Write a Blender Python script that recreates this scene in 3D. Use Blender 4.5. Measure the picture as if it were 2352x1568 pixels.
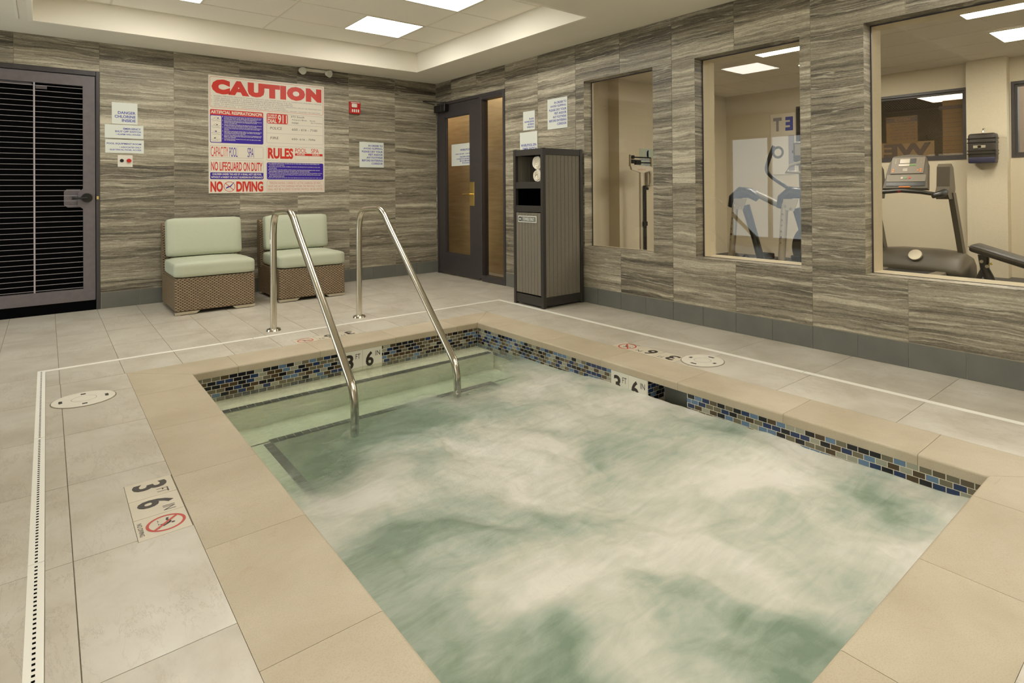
import bpy, bmesh, math, random
import numpy as np
from mathutils import Vector, Matrix, noise
random.seed(7)
for o in list(bpy.data.objects): bpy.data.objects.remove(o)
S = bpy.context.scene
COL = S.collection

# ---------------------------------------------------------------- camera
cd = bpy.data.cameras.new('camera'); cam = bpy.data.objects.new('camera', cd); COL.objects.link(cam)
r_ = Vector((0.7534387, -0.6574742, -0.0076030)); u_ = Vector((0.0024001, -0.0088130, 0.9999583)); f_ = Vector((0.6575138, 0.7534255, 0.0050621))
M = Matrix((r_, u_, -f_)).transposed().to_4x4(); M.translation = Vector((-4.0370, -7.2494, 1.1264)); cam.matrix_world = M
cd.sensor_width = 36; cd.lens = 20.769; cd.shift_x = -0.048705; cd.shift_y = -0.151888; cd.clip_start = .05; cd.clip_end = 100
S.camera = cam
# ---------------------------------------------------------------- world (overcast daylight outside)
W = bpy.data.worlds.new('world'); S.world = W; W.use_nodes = True
bg = W.node_tree.nodes['Background']; bg.inputs[0].default_value = (.78, .88, 1, 1); bg.inputs[1].default_value = 3.3
# ---------------------------------------------------------------- light levels
PANEL_POOL = 13.0; PANEL_GYM = 21.0
PANEL_COL = (1, .968, .895)
S.view_settings.view_transform = 'Standard'; S.view_settings.look = 'None'
S.view_settings.exposure = 0.38; S.view_settings.gamma = 1; S.view_settings.use_curve_mapping = False

# ================================================================ helpers
class MB:
    def __init__(s): s.v = []; s.f = []; s.m = []; s.cur = 0; s.smooth = []; s.sm = False
    def face(s, idx): s.f.append(idx); s.m.append(s.cur); s.smooth.append(s.sm)
    def add(s, vs, fs, smooth=None):
        b = len(s.v); s.v += [tuple(p) for p in vs]
        for q in fs: s.f.append([b+i for i in q]); s.m.append(s.cur); s.smooth.append(s.sm if smooth is None else smooth)
        return s
    def box(s, x0, x1, y0, y1, z0, z1, b=0):
        if x0 > x1: x0, x1 = x1, x0
        if y0 > y1: y0, y1 = y1, y0
        if z0 > z1: z0, z1 = z1, z0
        if b <= 0:
            vs = [(x, y, z) for z in (z0, z1) for y in (y0, y1) for x in (x0, x1)]
            return s.add(vs, [(0,2,3,1),(4,5,7,6),(0,1,5,4),(2,6,7,3),(0,4,6,2),(1,3,7,5)], False)
        b = min(b, (x1-x0)/2.01, (y1-y0)/2.01, (z1-z0)/2.01)
        bm = bmesh.new(); bmesh.ops.create_cube(bm, size=1)
        for v in bm.verts: v.co = Vector(((x0+x1)/2+v.co.x*(x1-x0), (y0+y1)/2+v.co.y*(y1-y0), (z0+z1)/2+v.co.z*(z1-z0)))
        bmesh.ops.bevel(bm, geom=bm.edges[:], offset=b, segments=3 if b > .012 else 1, profile=.5, affect='EDGES')
        bm.verts.index_update()
        s.add([v.co[:] for v in bm.verts], [[v.index for v in f.verts] for f in bm.faces], b > .012); bm.free(); return s
    def cyl(s, p0, p1, r0, r1=None, n=16, caps=True, smooth=True):
        r1 = r0 if r1 is None else r1; p0 = Vector(p0); p1 = Vector(p1); d = (p1-p0).normalized()
        a = d.orthogonal().normalized(); c = d.cross(a)
        vs = []
        for p, r in ((p0, r0), (p1, r1)):
            for i in range(n):
                t = 2*math.pi*i/n; vs.append(p+(a*math.cos(t)+c*math.sin(t))*r)
        fs = [(i, (i+1) % n, n+(i+1) % n, n+i) for i in range(n)]
        s.add(vs, fs, smooth)
        if caps:
            s.add(vs[:n], [list(range(n))[::-1]], False); s.add(vs[n:], [list(range(n))], False)
        return s
    def tube(s, pts, r, n=14, caps=True):
        pts = [Vector(p) for p in pts]; R = r if isinstance(r, (list, tuple)) else [r]*len(pts)
        t0 = (pts[1]-pts[0]).normalized(); a = t0.orthogonal().normalized(); vs = []
        for i, p in enumerate(pts):
            t = (pts[min(i+1, len(pts)-1)]-pts[max(i-1, 0)]).normalized()
            a = (a-t*a.dot(t)).normalized(); c = t.cross(a)
            for k in range(n):
                w = 2*math.pi*k/n; vs.append(p+(a*math.cos(w)+c*math.sin(w))*R[i])
        fs = [(i*n+k, i*n+(k+1) % n, (i+1)*n+(k+1) % n, (i+1)*n+k) for i in range(len(pts)-1) for k in range(n)]
        s.add(vs, fs, True)
        if caps: s.add(vs[:n], [list(range(n))[::-1]], False); s.add(vs[-n:], [list(range(n))], False)
        return s
    def prism(s, poly, fn, h0, h1):   # poly 2d ccw, fn(u, v, h) -> xyz
        n = len(poly); vs = [fn(u, v, h0) for u, v in poly]+[fn(u, v, h1) for u, v in poly]
        return s.add(vs, [(i, (i+1) % n, n+(i+1) % n, n+i) for i in range(n)]+[list(range(n))[::-1], list(range(n, 2*n))], False)
    def mesh(s, name, mats):
        me = bpy.data.meshes.new(name); me.from_pydata(s.v, [], s.f)
        for m in (mats if isinstance(mats, (list, tuple)) else [mats]): me.materials.append(m)
        me.polygons.foreach_set('material_index', s.m); me.polygons.foreach_set('use_smooth', s.smooth)
        bm = bmesh.new(); bm.from_mesh(me); bmesh.ops.recalc_face_normals(bm, faces=bm.faces); bm.to_mesh(me); bm.free()
        return me
def link(name, me, parent=None, loc=(0, 0, 0), **k):
    o = bpy.data.objects.new(name, me); COL.objects.link(o); o.location = loc
    if parent: o.parent = parent
    for a, b in k.items(): o[a] = b
    return o
def ob(name, mb, mats, parent=None, loc=(0, 0, 0), **k): return link(name, mb.mesh(name, mats), parent, loc, **k)
def thing(name, label, cat, loc=(0, 0, 0), rz=0, group=None):
    o = link(name, None, None, loc, label=label, category=cat); o.rotation_euler.z = rz
    if group: o['group'] = group
    return o
def tag(o, label, cat, group=None, kind=None):
    o['label'] = label; o['category'] = cat
    if group: o['group'] = group
    if kind: o['kind'] = kind
    return o
def struct(name, mb, mats, **k): return ob(name, mb, mats, kind='structure', **k)
def dup(root, loc, label, group=None):
    r = root.copy(); COL.objects.link(r); r.location = loc; r['label'] = label
    if group: r['group'] = group
    for ch in root.children:
        c = ch.copy(); COL.objects.link(c); c.parent = r
        for g in ch.children:
            d = g.copy(); COL.objects.link(d); d.parent = c
    return r
def bez(pts, n=6):     # catmull-rom
    P = [Vector(p) for p in pts]; P = [P[0]*2-P[1]]+P+[P[-1]*2-P[-2]]; out = []
    for i in range(1, len(P)-2):
        for k in range(n):
            t = k/n; a, b, c, d = P[i-1], P[i], P[i+1], P[i+2]
            out.append(.5*((2*b)+(c-a)*t+(2*a-5*b+4*c-d)*t*t+(3*b-a-3*c+d)*t**3))
    out.append(P[-2]); return out
# ---- rectangles minus holes
def rsub(rect, holes):
    out = [rect]
    for h in holes:
        nxt = []
        for (a0, a1, b0, b1) in out:
            c0, c1, d0, d1 = h
            if c0 >= a1-1e-6 or c1 <= a0+1e-6 or d0 >= b1-1e-6 or d1 <= b0+1e-6: nxt.append((a0, a1, b0, b1)); continue
            if c0 > a0: nxt.append((a0, c0, b0, b1))
            if c1 < a1: nxt.append((c1, a1, b0, b1))
            m0, m1 = max(a0, c0), min(a1, c1)
            if d0 > b0: nxt.append((m0, m1, b0, d0))
            if d1 < b1: nxt.append((m0, m1, d1, b1))
        out = nxt
    return [r for r in out if r[1]-r[0] > .004 and r[3]-r[2] > .004]
# ---- text
_tc = {}
def tmesh(s, bold=0.0, spacing=1.0):
    k = (s, bold, spacing)
    if k not in _tc:
        c = bpy.data.curves.new('t', 'FONT'); c.body = s; c.offset = bold; c.resolution_u = 3; c.space_character = spacing
        o = bpy.data.objects.new('t', c); me = bpy.data.meshes.new_from_object(o)
        vs = np.array([v.co[:2] for v in me.vertices]) if len(me.vertices) else np.zeros((1, 2)); fs = [list(p.vertices) for p in me.polygons]
        bpy.data.objects.remove(o); bpy.data.curves.remove(c); bpy.data.meshes.remove(me)
        _tc[k] = (vs, fs)
    return _tc[k]
def text(mb, s, O, R, U, x, y, w=None, h=None, align='L', bold=0.0, m=None, shear=0, spacing=1.0):
    """letters in the plane O + R*x + U*y; (x,y) = lower left / centre / right; w,h = box fitted"""
    vs, fs = tmesh(s, bold, spacing)
    if not fs: return
    lo = vs.min(0); hi = vs.max(0); W0, H0 = hi-lo
    if not any(ch.isupper() or ch.isdigit() for ch in s): H0 = max(H0, .5)
    sy = h/H0 if h else w/W0
    sx = w/W0 if w else sy
    if w is not None and h is None: sy = sx
    X = (vs[:, 0]-lo[0])*sx; Y = (vs[:, 1]-lo[1])*sy; X = X+Y*shear; tw = W0*sx
    if align == 'C': X = X-tw/2
    if align == 'R': X = X-tw
    O = Vector(O); R = Vector(R); U = Vector(U); old = mb.cur
    if m is not None: mb.cur = m
    mb.add([(O+R*(x+a)+U*(y+b))[:] for a, b in zip(X, Y)], fs, False); mb.cur = old
def flat(mb, O, R, U, poly, m=None, off=0):
    O = Vector(O); R = Vector(R); U = Vector(U); N = R.cross(U); old = mb.cur
    if m is not None: mb.cur = m
    mb.add([(O+R*a+U*b+N*off)[:] for a, b in poly], [list(range(len(poly)))], False); mb.cur = old
def rrect(x0, x1, y0, y1, r, n=4):
    out = []
    for cx, cy, a in ((x1-r, y0+r, -90), (x1-r, y1-r, 0), (x0+r, y1-r, 90), (x0+r, y0+r, 180)):
        for i in range(n+1):
            t = math.radians(a+90*i/n); out.append((cx+r*math.cos(t), cy+r*math.sin(t)))
    return out
def ringstrip(mb, O, R, U, poly, poly2, m=None):
    O = Vector(O); R = Vector(R); U = Vector(U); n = len(poly); old = mb.cur
    if m is not None: mb.cur = m
    mb.add([(O+R*a+U*b)[:] for a, b in poly+poly2], [(i, (i+1) % n, n+(i+1) % n, n+i) for i in range(n)], False); mb.cur = old
def outline(mb, O, R, U, x0, x1, y0, y1, r, t, m=None):
    ringstrip(mb, O, R, U, rrect(x0, x1, y0, y1, r), rrect(x0+t, x1-t, y0+t, y1-t, max(r-t, .0005)), m)
def circ(cx, cy, r, n=28): return [(cx+r*math.cos(2*math.pi*i/n), cy+r*math.sin(2*math.pi*i/n)) for i in range(n)]

# ================================================================ materials
def srgb(r, g, b):
    f = lambda c: (c/255/12.92) if c/255 <= .04045 else ((c/255+.055)/1.055)**2.4
    return (f(r), f(g), f(b), 1)
def pm(name, col, rough=.5, metal=0, emit=None, es=0, **k):
    m = bpy.data.materials.new(name); m.use_nodes = True; b = m.node_tree.nodes['Principled BSDF']
    b.inputs['Base Color'].default_value = col; b.inputs['Roughness'].default_value = rough; b.inputs['Metallic'].default_value = metal
    if emit: b.inputs['Emission Color'].default_value = emit; b.inputs['Emission Strength'].default_value = es
    for a, v in k.items(): b.inputs[a].default_value = v
    return m
class NT:
    def __init__(s, m): s.t = m.node_tree; s.b = s.t.nodes.get('Principled BSDF')
    def n(s, ty, **k):
        x = s.t.nodes.new(ty)
        for a, v in k.items(): setattr(x, a, v)
        return x
    def l(s, a, b): s.t.links.new(a, b)
    def math(s, op, a, b=None, c=None, clamp=False):
        x = s.n('ShaderNodeMath', operation=op); x.use_clamp = clamp
        for i, v in enumerate((a, b, c)):
            if v is None: continue
            if isinstance(v, (int, float)): x.inputs[i].default_value = v
            else: s.l(v, x.inputs[i])
        return x.outputs[0]
    def coord(s, which='Object', scale=(1, 1, 1), loc=None):
        c = s.n('ShaderNodeTexCoord'); mp = s.n('ShaderNodeMapping'); mp.inputs['Scale'].default_value = scale
        s.l(c.outputs[which], mp.inputs[0])
        if loc is not None: s.l(loc, mp.inputs['Location'])
        return mp.outputs[0]
    def rnd(s, mul=37.0):
        o = s.n('ShaderNodeObjectInfo'); c = s.n('ShaderNodeCombineXYZ')
        for i in range(3): s.l(s.math('MULTIPLY', o.outputs['Random'], mul*(i+1)), c.inputs[i])
        return c.outputs[0], o.outputs['Random']
    def noise(s, vec, scale, detail=4, rough=.55, dist=0):
        x = s.n('ShaderNodeTexNoise'); x.inputs['Scale'].default_value = scale; x.inputs['Detail'].default_value = detail
        x.inputs['Roughness'].default_value = rough; x.inputs['Distortion'].default_value = dist
        if vec is not None: s.l(vec, x.inputs['Vector'])
        return x.outputs[0]
    def ramp(s, fac, stops):
        x = s.n('ShaderNodeValToRGB'); e = x.color_ramp.elements
        while len(e) > 1: e.remove(e[-1])
        e[0].position = stops[0][0]; e[0].color = stops[0][1]
        for p_, c in stops[1:]:
            q = e.new(p_); q.color = c
        s.l(fac, x.inputs[0]); return x.outputs[0]
    def mix(s, fac, a, b, mode='MIX'):
        x = s.n('ShaderNodeMix', data_type='RGBA', blend_type=mode)
        for sock, v in ((x.inputs[0], fac), (x.inputs[6], a), (x.inputs[7], b)):
            if isinstance(v, (int, float)): sock.default_value = v
            elif isinstance(v, tuple): sock.default_value = v
            else: s.l(v, sock)
        return x.outputs[2]
    def bump(s, h, strength=.3, dist=.01):
        x = s.n('ShaderNodeBump'); x.inputs['Strength'].default_value = strength; x.inputs['Distance'].default_value = dist
        s.l(h, x.inputs['Height']); s.l(x.outputs[0], s.b.inputs['Normal'])
def noisy(name, c1, c2, scale=8, rough=.5, detail=6, bump=0, bscale=60, stretch=(1, 1, 1), metal=0):
    m = pm(name, c1, rough, metal); t = NT(m); r, rr = t.rnd(); v = t.coord('Object', stretch, r)
    t.l(t.ramp(t.noise(v, scale, detail), [(.3, c1), (.7, c2)]), t.b.inputs['Base Color'])
    if bump: t.bump(t.noise(v, bscale, 3), bump, .003)
    return m
def stone_mat(dk=0.0, nm='travertine'):
    m = pm(nm, (.3, .27, .22, 1), .48); t = NT(m); r, rr = t.rnd(53)
    v0 = t.coord('Object', (1, 1, 1), r); sep = t.n('ShaderNodeSeparateXYZ'); t.l(v0, sep.inputs[0])
    va = t.coord('Object', (1, 1, 2.2), r)
    wx = t.noise(va, 1.6, 3, .5); wig = t.noise(va, 9, 5, .7)
    zz = t.math('ADD', sep.outputs[2], t.math('ADD', t.math('MULTIPLY', t.math('SUBTRACT', wx, .5), .075), t.math('MULTIPLY', t.math('SUBTRACT', wig, .5), .022)))
    def strat(kx, kz, sc, det, ro):
        cb = t.n('ShaderNodeCombineXYZ'); t.l(t.math('MULTIPLY', sep.outputs[0], kx), cb.inputs[0]); t.l(t.math('MULTIPLY', sep.outputs[1], kx), cb.inputs[1]); t.l(t.math('MULTIPLY', zz, kz), cb.inputs[2])
        return t.noise(cb.outputs[0], sc, det, ro)
    band = strat(.25, 9, 1.1, 4, .6); mid = strat(.40, 15, 2.4, 7, .66); fine = strat(3.0, 26, 5, 6, .72)
    pit = t.noise(t.coord('Object', (1, 1, 2.2), r), 60, 4, .75)
    f = t.math('ADD', t.math('ADD', t.math('MULTIPLY', band, .33), t.math('MULTIPLY', mid, .40)), t.math('ADD', t.math('MULTIPLY', fine, .15), t.math('MULTIPLY', pit, .12)))
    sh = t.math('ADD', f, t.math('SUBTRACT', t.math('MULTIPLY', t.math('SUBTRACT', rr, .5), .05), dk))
    c = t.ramp(sh, [(.375, srgb(58, 52, 43)), (.445, srgb(106, 98, 82)), (.495, srgb(138, 129, 110)), (.54, srgb(160, 151, 130)), (.60, srgb(204, 195, 172))])
    ln = strat(.28, 9, 2.6, 3, .5)       # thin pale and dark strata lines
    k = t.math('ABSOLUTE', t.math('SUBTRACT', ln, .5))
    c = t.mix(t.math('MULTIPLY', t.ramp(k, [(.004, (1, 1, 1, 1)), (.016, (0, 0, 0, 1))]), .5), c, srgb(206, 198, 176))
    k2 = t.math('ABSOLUTE', t.math('SUBTRACT', ln, .435)); c = t.mix(t.math('MULTIPLY', t.ramp(k2, [(.003, (1, 1, 1, 1)), (.012, (0, 0, 0, 1))]), t.ramp(pit, [(.45, (0, 0, 0, 1)), (.6, (.75, .75, .75, 1))])), c, srgb(52, 47, 40))
    t.l(c, t.b.inputs['Base Color']); t.bump(f, .3, .006); return m
def floor_mat():
    m = pm('floor_tile', (.6, .55, .45, 1), .32); t = NT(m); r, rr = t.rnd(91); v = t.coord('Object', (1, 1, 1), r)
    n1 = t.noise(v, 3.2, 7, .6, .4); base = t.ramp(n1, [(.3, srgb(182, 173, 155)), (.5, srgb(198, 190, 174)), (.72, srgb(211, 205, 191))])
    v2 = t.coord('Object', (6, 1.6, 1), r); n2 = t.noise(v2, 2.3, 9, .74, .35)
    veins = t.ramp(t.math('ABSOLUTE', t.math('SUBTRACT', n2, .5)), [(0, (1, 1, 1, 1)), (.012, (0, 0, 0, 1))])
    big = t.noise(v, 1.7, 2); vm = t.math('MULTIPLY', veins, t.ramp(big, [(.42, (0, 0, 0, 1)), (.58, (.5, .5, .5, 1))]))
    c = t.mix(vm, base, srgb(140, 126, 104))
    v3 = t.coord('Object', (2, 1, 1), r); n3 = t.noise(v3, 9, 8, .7, .8)
    c = t.mix(t.ramp(n3, [(.56, (0, 0, 0, 1)), (.75, (.35, .35, .35, 1))]), c, srgb(165, 150, 125))
    t.l(c, t.b.inputs['Base Color']); t.bump(t.math('ADD', n3, t.math('MULTIPLY', veins, -.3)), .12, .004); return m
def coping_mat():
    m = pm('coping_stone', (.6, .5, .35, 1), .5); t = NT(m); r, rr = t.rnd(23); v = t.coord('Object', (1, 1, 1), r)
    n1 = t.noise(v, 2.5, 6, .6, .3); base = t.ramp(n1, [(.3, srgb(178, 164, 138)), (.55, srgb(191, 178, 153)), (.75, srgb(202, 190, 166))])
    g = t.noise(v, 240, 2, .6); c = t.mix(t.ramp(g, [(.38, (.22, .22, .22, 1)), (.5, (0, 0, 0, 1))]), base, srgb(160, 135, 95))
    s2 = t.noise(v, 6, 8, .72, 1.5); c = t.mix(t.ramp(s2, [(.58, (0, 0, 0, 1)), (.72, (.4, .4, .4, 1))]), c, srgb(165, 135, 95))
    t.l(c, t.b.inputs['Base Color']); t.bump(g, .12, .002); return m
def wicker_mat():
    m = pm('wicker', (.2, .14, .08, 1), .55); t = NT(m)
    c = t.n('ShaderNodeTexCoord'); sep = t.n('ShaderNodeSeparateXYZ'); t.l(c.outputs['Object'], sep.inputs[0])
    u = t.math('ADD', sep.outputs[0], sep.outputs[1]); z = sep.outputs[2]
    row = t.math('DIVIDE', z, .0125); rf = t.math('FLOOR', row); par = t.math('MODULO', rf, 2)
    uu = t.math('ADD', t.math('DIVIDE', u, .034), t.math('MULTIPLY', par, .5))
    fu = t.math('FRACT', uu); fr = t.math('FRACT', row)
    hu = t.math('SINE', t.math('MULTIPLY', fu, math.pi)); hr = t.math('SINE', t.math('MULTIPLY', fr, math.pi))
    h = t.math('MULTIPLY', t.math('ABSOLUTE', hu), t.math('ABSOLUTE', hr))
    cell = t.n('ShaderNodeTexWhiteNoise', noise_dimensions='2D'); cc = t.n('ShaderNodeCombineXYZ'); t.l(t.math('FLOOR', uu), cc.inputs[0]); t.l(rf, cc.inputs[1]); t.l(cc.outputs[0], cell.inputs[0])
    colr = t.ramp(h, [(.10, srgb(46, 36, 26)), (.38, srgb(118, 98, 72)), (.8, srgb(190, 166, 128))])  # shade and highlight painted in: weave gaps darkened, strand tops lightened
    c2 = t.mix(t.math('MULTIPLY', cell.outputs[0], .5), colr, srgb(112, 92, 68))
    t.l(c2, t.b.inputs['Base Color']); t.bump(h, .7, .004); return m
def fabric_mat():
    m = pm('cushion_fabric', (.5, .55, .4, 1), .85); t = NT(m); v = t.coord('Object', (1, 1, 1))
    n1 = t.noise(v, 260, 2); n2 = t.noise(v, 3, 3)
    t.l(t.mix(t.math('MULTIPLY', n1, .6), srgb(178, 183, 158), srgb(206, 208, 186)), t.b.inputs['Base Color'])
    t.bump(t.math('ADD', n1, t.math('MULTIPLY', n2, 3)), .25, .003); return m
def glass_mat(name, tint=(1, 1, 1, 1), refl=1.0, rough=0.0):
    m = bpy.data.materials.new(name); m.use_nodes = True; t = NT(m); t.t.nodes.remove(t.b)
    out = t.t.nodes['Material Output']; tr = t.n('ShaderNodeBsdfTransparent'); tr.inputs[0].default_value = tint
    gl = t.n('ShaderNodeBsdfGlossy'); gl.inputs['Roughness'].default_value = rough; gl.inputs[0].default_value = (refl, refl, refl, 1)
    lw_ = t.n('ShaderNodeLayerWeight'); lw_.inputs[0].default_value = .5
    F = t.math('ADD', .028, t.math('MULTIPLY', t.math('POWER', lw_.outputs['Facing'], 4.2), .8), clamp=True)
    mx = t.n('ShaderNodeMixShader'); t.l(F, mx.inputs[0]); t.l(tr.outputs[0], mx.inputs[1]); t.l(gl.outputs[0], mx.inputs[2]); t.l(mx.outputs[0], out.inputs[0])
    return m
def emis(name, col, st):
    m = pm(name, (.9, .9, .9, 1), .5, emit=col, es=st); return m
MT = dict(
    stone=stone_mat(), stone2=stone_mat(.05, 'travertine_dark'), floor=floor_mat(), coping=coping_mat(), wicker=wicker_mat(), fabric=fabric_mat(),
    grout=noisy('grout', srgb(160, 152, 130), srgb(178, 168, 146), 40, .9),
    fgrout=noisy('floor_grout', srgb(120, 112, 95), srgb(140, 131, 112), 40, .9),
    base=noisy('baseboard_tile', srgb(101, 101, 93), srgb(111, 111, 102), 6, .42),
    ceil=pm('ceiling_paint', srgb(205, 198, 176), .9), soffit=noisy('soffit_paint', srgb(228, 222, 204), srgb(231, 225, 208), 3, .8),
    tray=pm('tray_paint', srgb(236, 230, 214), .85), ctile=noisy('ceiling_tile', srgb(240, 234, 218), srgb(246, 240, 226), 180, .95, bump=.3, bscale=200),
    grid=pm('grid_white', srgb(226, 219, 200), .6), panel=emis('light_panel', PANEL_COL+(1,), PANEL_POOL), gpanel=emis('gym_light_panel', PANEL_COL+(1,), PANEL_GYM), cfill=emis('corridor_fill_panel', PANEL_COL+(1,), 9.0),
    dmetal=noisy('dark_door_paint', srgb(60, 55, 56), srgb(66, 61, 61), 20, .4), lmetal=noisy('grey_door_paint', srgb(104, 96, 98), srgb(112, 104, 105), 20, .38),
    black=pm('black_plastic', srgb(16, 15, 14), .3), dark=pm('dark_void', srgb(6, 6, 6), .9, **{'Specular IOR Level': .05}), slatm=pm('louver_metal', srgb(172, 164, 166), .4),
    steel=pm('brushed_steel', srgb(205, 198, 182), .2, 1), brass=pm('brass', srgb(228, 202, 134), .28, 1), chrome=pm('chrome', srgb(220, 220, 215), .12, 1),
    sign=pm('sign_white', srgb(222, 225, 215), .3), sign2=pm('board_white', srgb(226, 218, 200), .3), ink=pm('blue_ink', srgb(78, 84, 165), .5), navy=pm('violet_blue_ink', srgb(52, 22, 150), .4),
    red=pm('red_ink', srgb(205, 45, 22), .4), grey=pm('grey_ink', srgb(142, 136, 140), .5), pen=pm('pen_ink', srgb(70, 66, 58), .5), pink=pm('pale_red_ink', srgb(205, 128, 108), .5),
    white=pm('white_plastic', srgb(226, 220, 205), .4), redp=pm('red_plastic', srgb(190, 30, 22), .35), rubber=pm('dark_rubber', srgb(40, 38, 35), .8),
    binf=noisy('bin_frame', srgb(46, 42, 37), srgb(52, 48, 42), 30, .5), slat=noisy('bin_slat', srgb(112, 105, 92), srgb(122, 115, 100), 120, .6, bump=.2, bscale=300),
    towel=noisy('towel_cotton', srgb(236, 226, 206), srgb(245, 238, 220), 60, .95, bump=.6, bscale=350), wood=noisy('corridor_wood', srgb(188, 162, 118), srgb(206, 182, 140), 3, .5, stretch=(1, 1, 9)),
    gwall=noisy('gym_wallpaper', srgb(208, 196, 170), srgb(216, 205, 180), 90, .8), gfloor=noisy('gym_rubber_floor', srgb(70, 66, 64), srgb(82, 78, 74), 200, .8),
    gceil=noisy('gym_ceiling', srgb(226, 218, 200), srgb(232, 224, 208), 100, .9), glass=glass_mat('window_glass', (.96, .945, .90, 1)), wired=glass_mat('wired_glass', (.86, .80, .72, 1)),
    mark=noisy('marker_tile', srgb(208, 198, 176), srgb(215, 205, 184), 8, .4), wmark=pm('marker_white', srgb(226, 222, 206), .25), mblack=pm('marker_black', srgb(52, 44, 36), .4), mred=pm('marker_red', srgb(190, 62, 42), .4),
    drain=pm('drain_white', srgb(246, 243, 232), .35), lid=noisy('lid_white', srgb(220, 213, 196), srgb(227, 221, 205), 30, .45), plaster=pm('pool_plaster', srgb(228, 224, 206), .7), trim=pm('trim_tile', srgb(34, 30, 32), .4),
    tgroutw=pm('mosaic_grout', srgb(226, 216, 194), .8), silver=pm('silver_paint', srgb(190, 180, 158), .35, .5), tread=pm('treadmill_grey', srgb(86, 78, 64), .45), bezel=pm('console_grey', srgb(125, 115, 98), .4),
    vinyl=pm('black_vinyl', srgb(48, 42, 36), .4), lcd=pm('display_pale', srgb(178, 165, 140), .2), orange=pm('orange_clip', srgb(225, 130, 40), .4), yell=pm('yellow_label', srgb(210, 190, 60), .4), green=pm('green_button', srgb(90, 140, 70), .4),
)
# ================================================================ the room
XL, YN, H, H2 = -6.3, -9.6, 2.58, 2.813
PX0, PX1, PY0, PY1 = -3.356, -1.283, -6.598, -2.990        # pool inner edge of the coping
CX0, CX1, CY0, CY1 = -3.663, -0.986, -6.905, -2.687        # coping outer edge
DX0, DX1, DY1, DY0, DW = -4.082, -0.545, -2.262, -7.40, .038  # trench drain outline
LD = (-4.62, -3.645, 0, 2.294)                              # louvred door opening x0 x1 z0 z1
RD = (-1.622, -0.045, 0, 2.302)                             # glass door opening y0 y1 z0 z1
WN = [(-3.852, -2.965), (-5.204, -4.300), (-7.30, -5.640)]; WZ = (.552, 2.197)

def wallpiece(mb, rects, mode, a, b):
    for (u0, u1, z0, z1) in rects:
        if mode == 'B': mb.box(u0, u1, a, b, z0, z1)
        else: mb.box(a, b, u0, u1, z0, z1)
holesR = [RD[:2]+RD[2:]]+[w+WZ for w in WN]
mb = MB(); wallpiece(mb, rsub((XL, .12, -.02, 2.9), [(LD[0], LD[1], -.05, LD[3])]), 'B', .003, .14); wall_back = struct('wall_back', mb, MT['grout'])
# right wall: tiled side, then the thicker gym side
mb = MB(); wallpiece(mb, rsub((YN, .0, -.02, 2.9), [(h[0], h[1], min(h[2], -.05) if h[2] == 0 else h[2], h[3]) for h in holesR]), 'R', .003, .105); wall_right = struct('wall_right', mb, MT['grout'])
mb = MB()
wallpiece(mb, rsub((YN, -1.75, -.02, 2.75), [(w[0], w[1], WZ[0], WZ[1]) for w in WN]), 'R', .105, .135)
wallpiece(mb, rsub((YN, -4.08, -.02, 2.75), [(w[0], w[1], WZ[0], WZ[1]) for w in WN]), 'R', .135, .27)
struct('wall_gym_side', mb, MT['gwall'])

def tile_mesh_cache(): return {}
_tm = {}
def wall_tile(parent, mode, u0, u1, z0, z1, holes, mat, name, th=.006, g=.0016):
    rs = rsub((u0+g, u1-g, z0+g, z1-g), holes)
    if not rs: return
    cu, cz = (u0+u1)/2, (z0+z1)/2
    full = len(rs) == 1 and abs(rs[0][0]-u0-g) < 1e-6 and abs(rs[0][1]-u1+g) < 1e-6 and abs(rs[0][2]-z0-g) < 1e-6 and abs(rs[0][3]-z1+g) < 1e-6
    key = (mode, round(u1-u0, 4), round(z1-z0, 4), mat.name) if full else None
    if key and key in _tm: me = _tm[key]
    else:
        m = MB(); wallpiece(m, [(a-cu, b-cu, c-cz, d-cz) for a, b, c, d in rs], mode, 0, th); me = m.mesh(name, mat)
        if key: _tm[key] = me
    link(name, me, parent, (cu, 0, cz) if mode == 'B' else (0, cu, cz))
colsB = sorted([0]+[-.599-.6097*k for k in range(10) if -.599-.6097*k > XL]+[XL]); rowsB = [.158, 1.43, 2.415, 2.58]
hb = [(LD[0], LD[1], -1, LD[3])]
for a, b in zip(colsB, colsB[1:]):
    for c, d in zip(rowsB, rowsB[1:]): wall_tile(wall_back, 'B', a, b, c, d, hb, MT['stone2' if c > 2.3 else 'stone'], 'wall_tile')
colsR = sorted([0]+[-4.063+.6097*k for k in range(-9, 7) if YN < -4.063+.6097*k < -.05]+[YN]); rowsR = [.158, 1.165, 2.385, 2.58]
for a, b in zip(colsR, colsR[1:]):
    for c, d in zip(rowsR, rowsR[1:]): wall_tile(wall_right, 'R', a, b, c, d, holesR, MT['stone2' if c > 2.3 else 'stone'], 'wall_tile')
# baseboards
mb = MB(); wallpiece(mb, rsub((XL, 0, 0, .156), hb), 'B', -.0015, .003); bb = struct('baseboard_back', mb, MT['grout'])
xs = sorted([0]+[-.303*k for k in range(1, 21)]+[XL])
for a, b in zip(xs, xs[1:]):
    if b-a > .02: wall_tile(bb, 'B', a, b, 0.0, .156, hb, MT['base'], 'baseboard_tile', -.006)
mb = MB(); wallpiece(mb, rsub((YN, 0, 0, .156), holesR), 'R', -.0015, .003); bb = struct('baseboard_right', mb, MT['grout'])
ys = sorted([0]+[-4.065+.3048*k for k in range(-18, 14) if -4.065+.3048*k > YN]+[YN])
for a, b in zip(ys, ys[1:]):
    if b-a > .02: wall_tile(bb, 'R', a, b, 0.0, .156, holesR, MT['base'], 'baseboard_tile', -.006)
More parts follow.
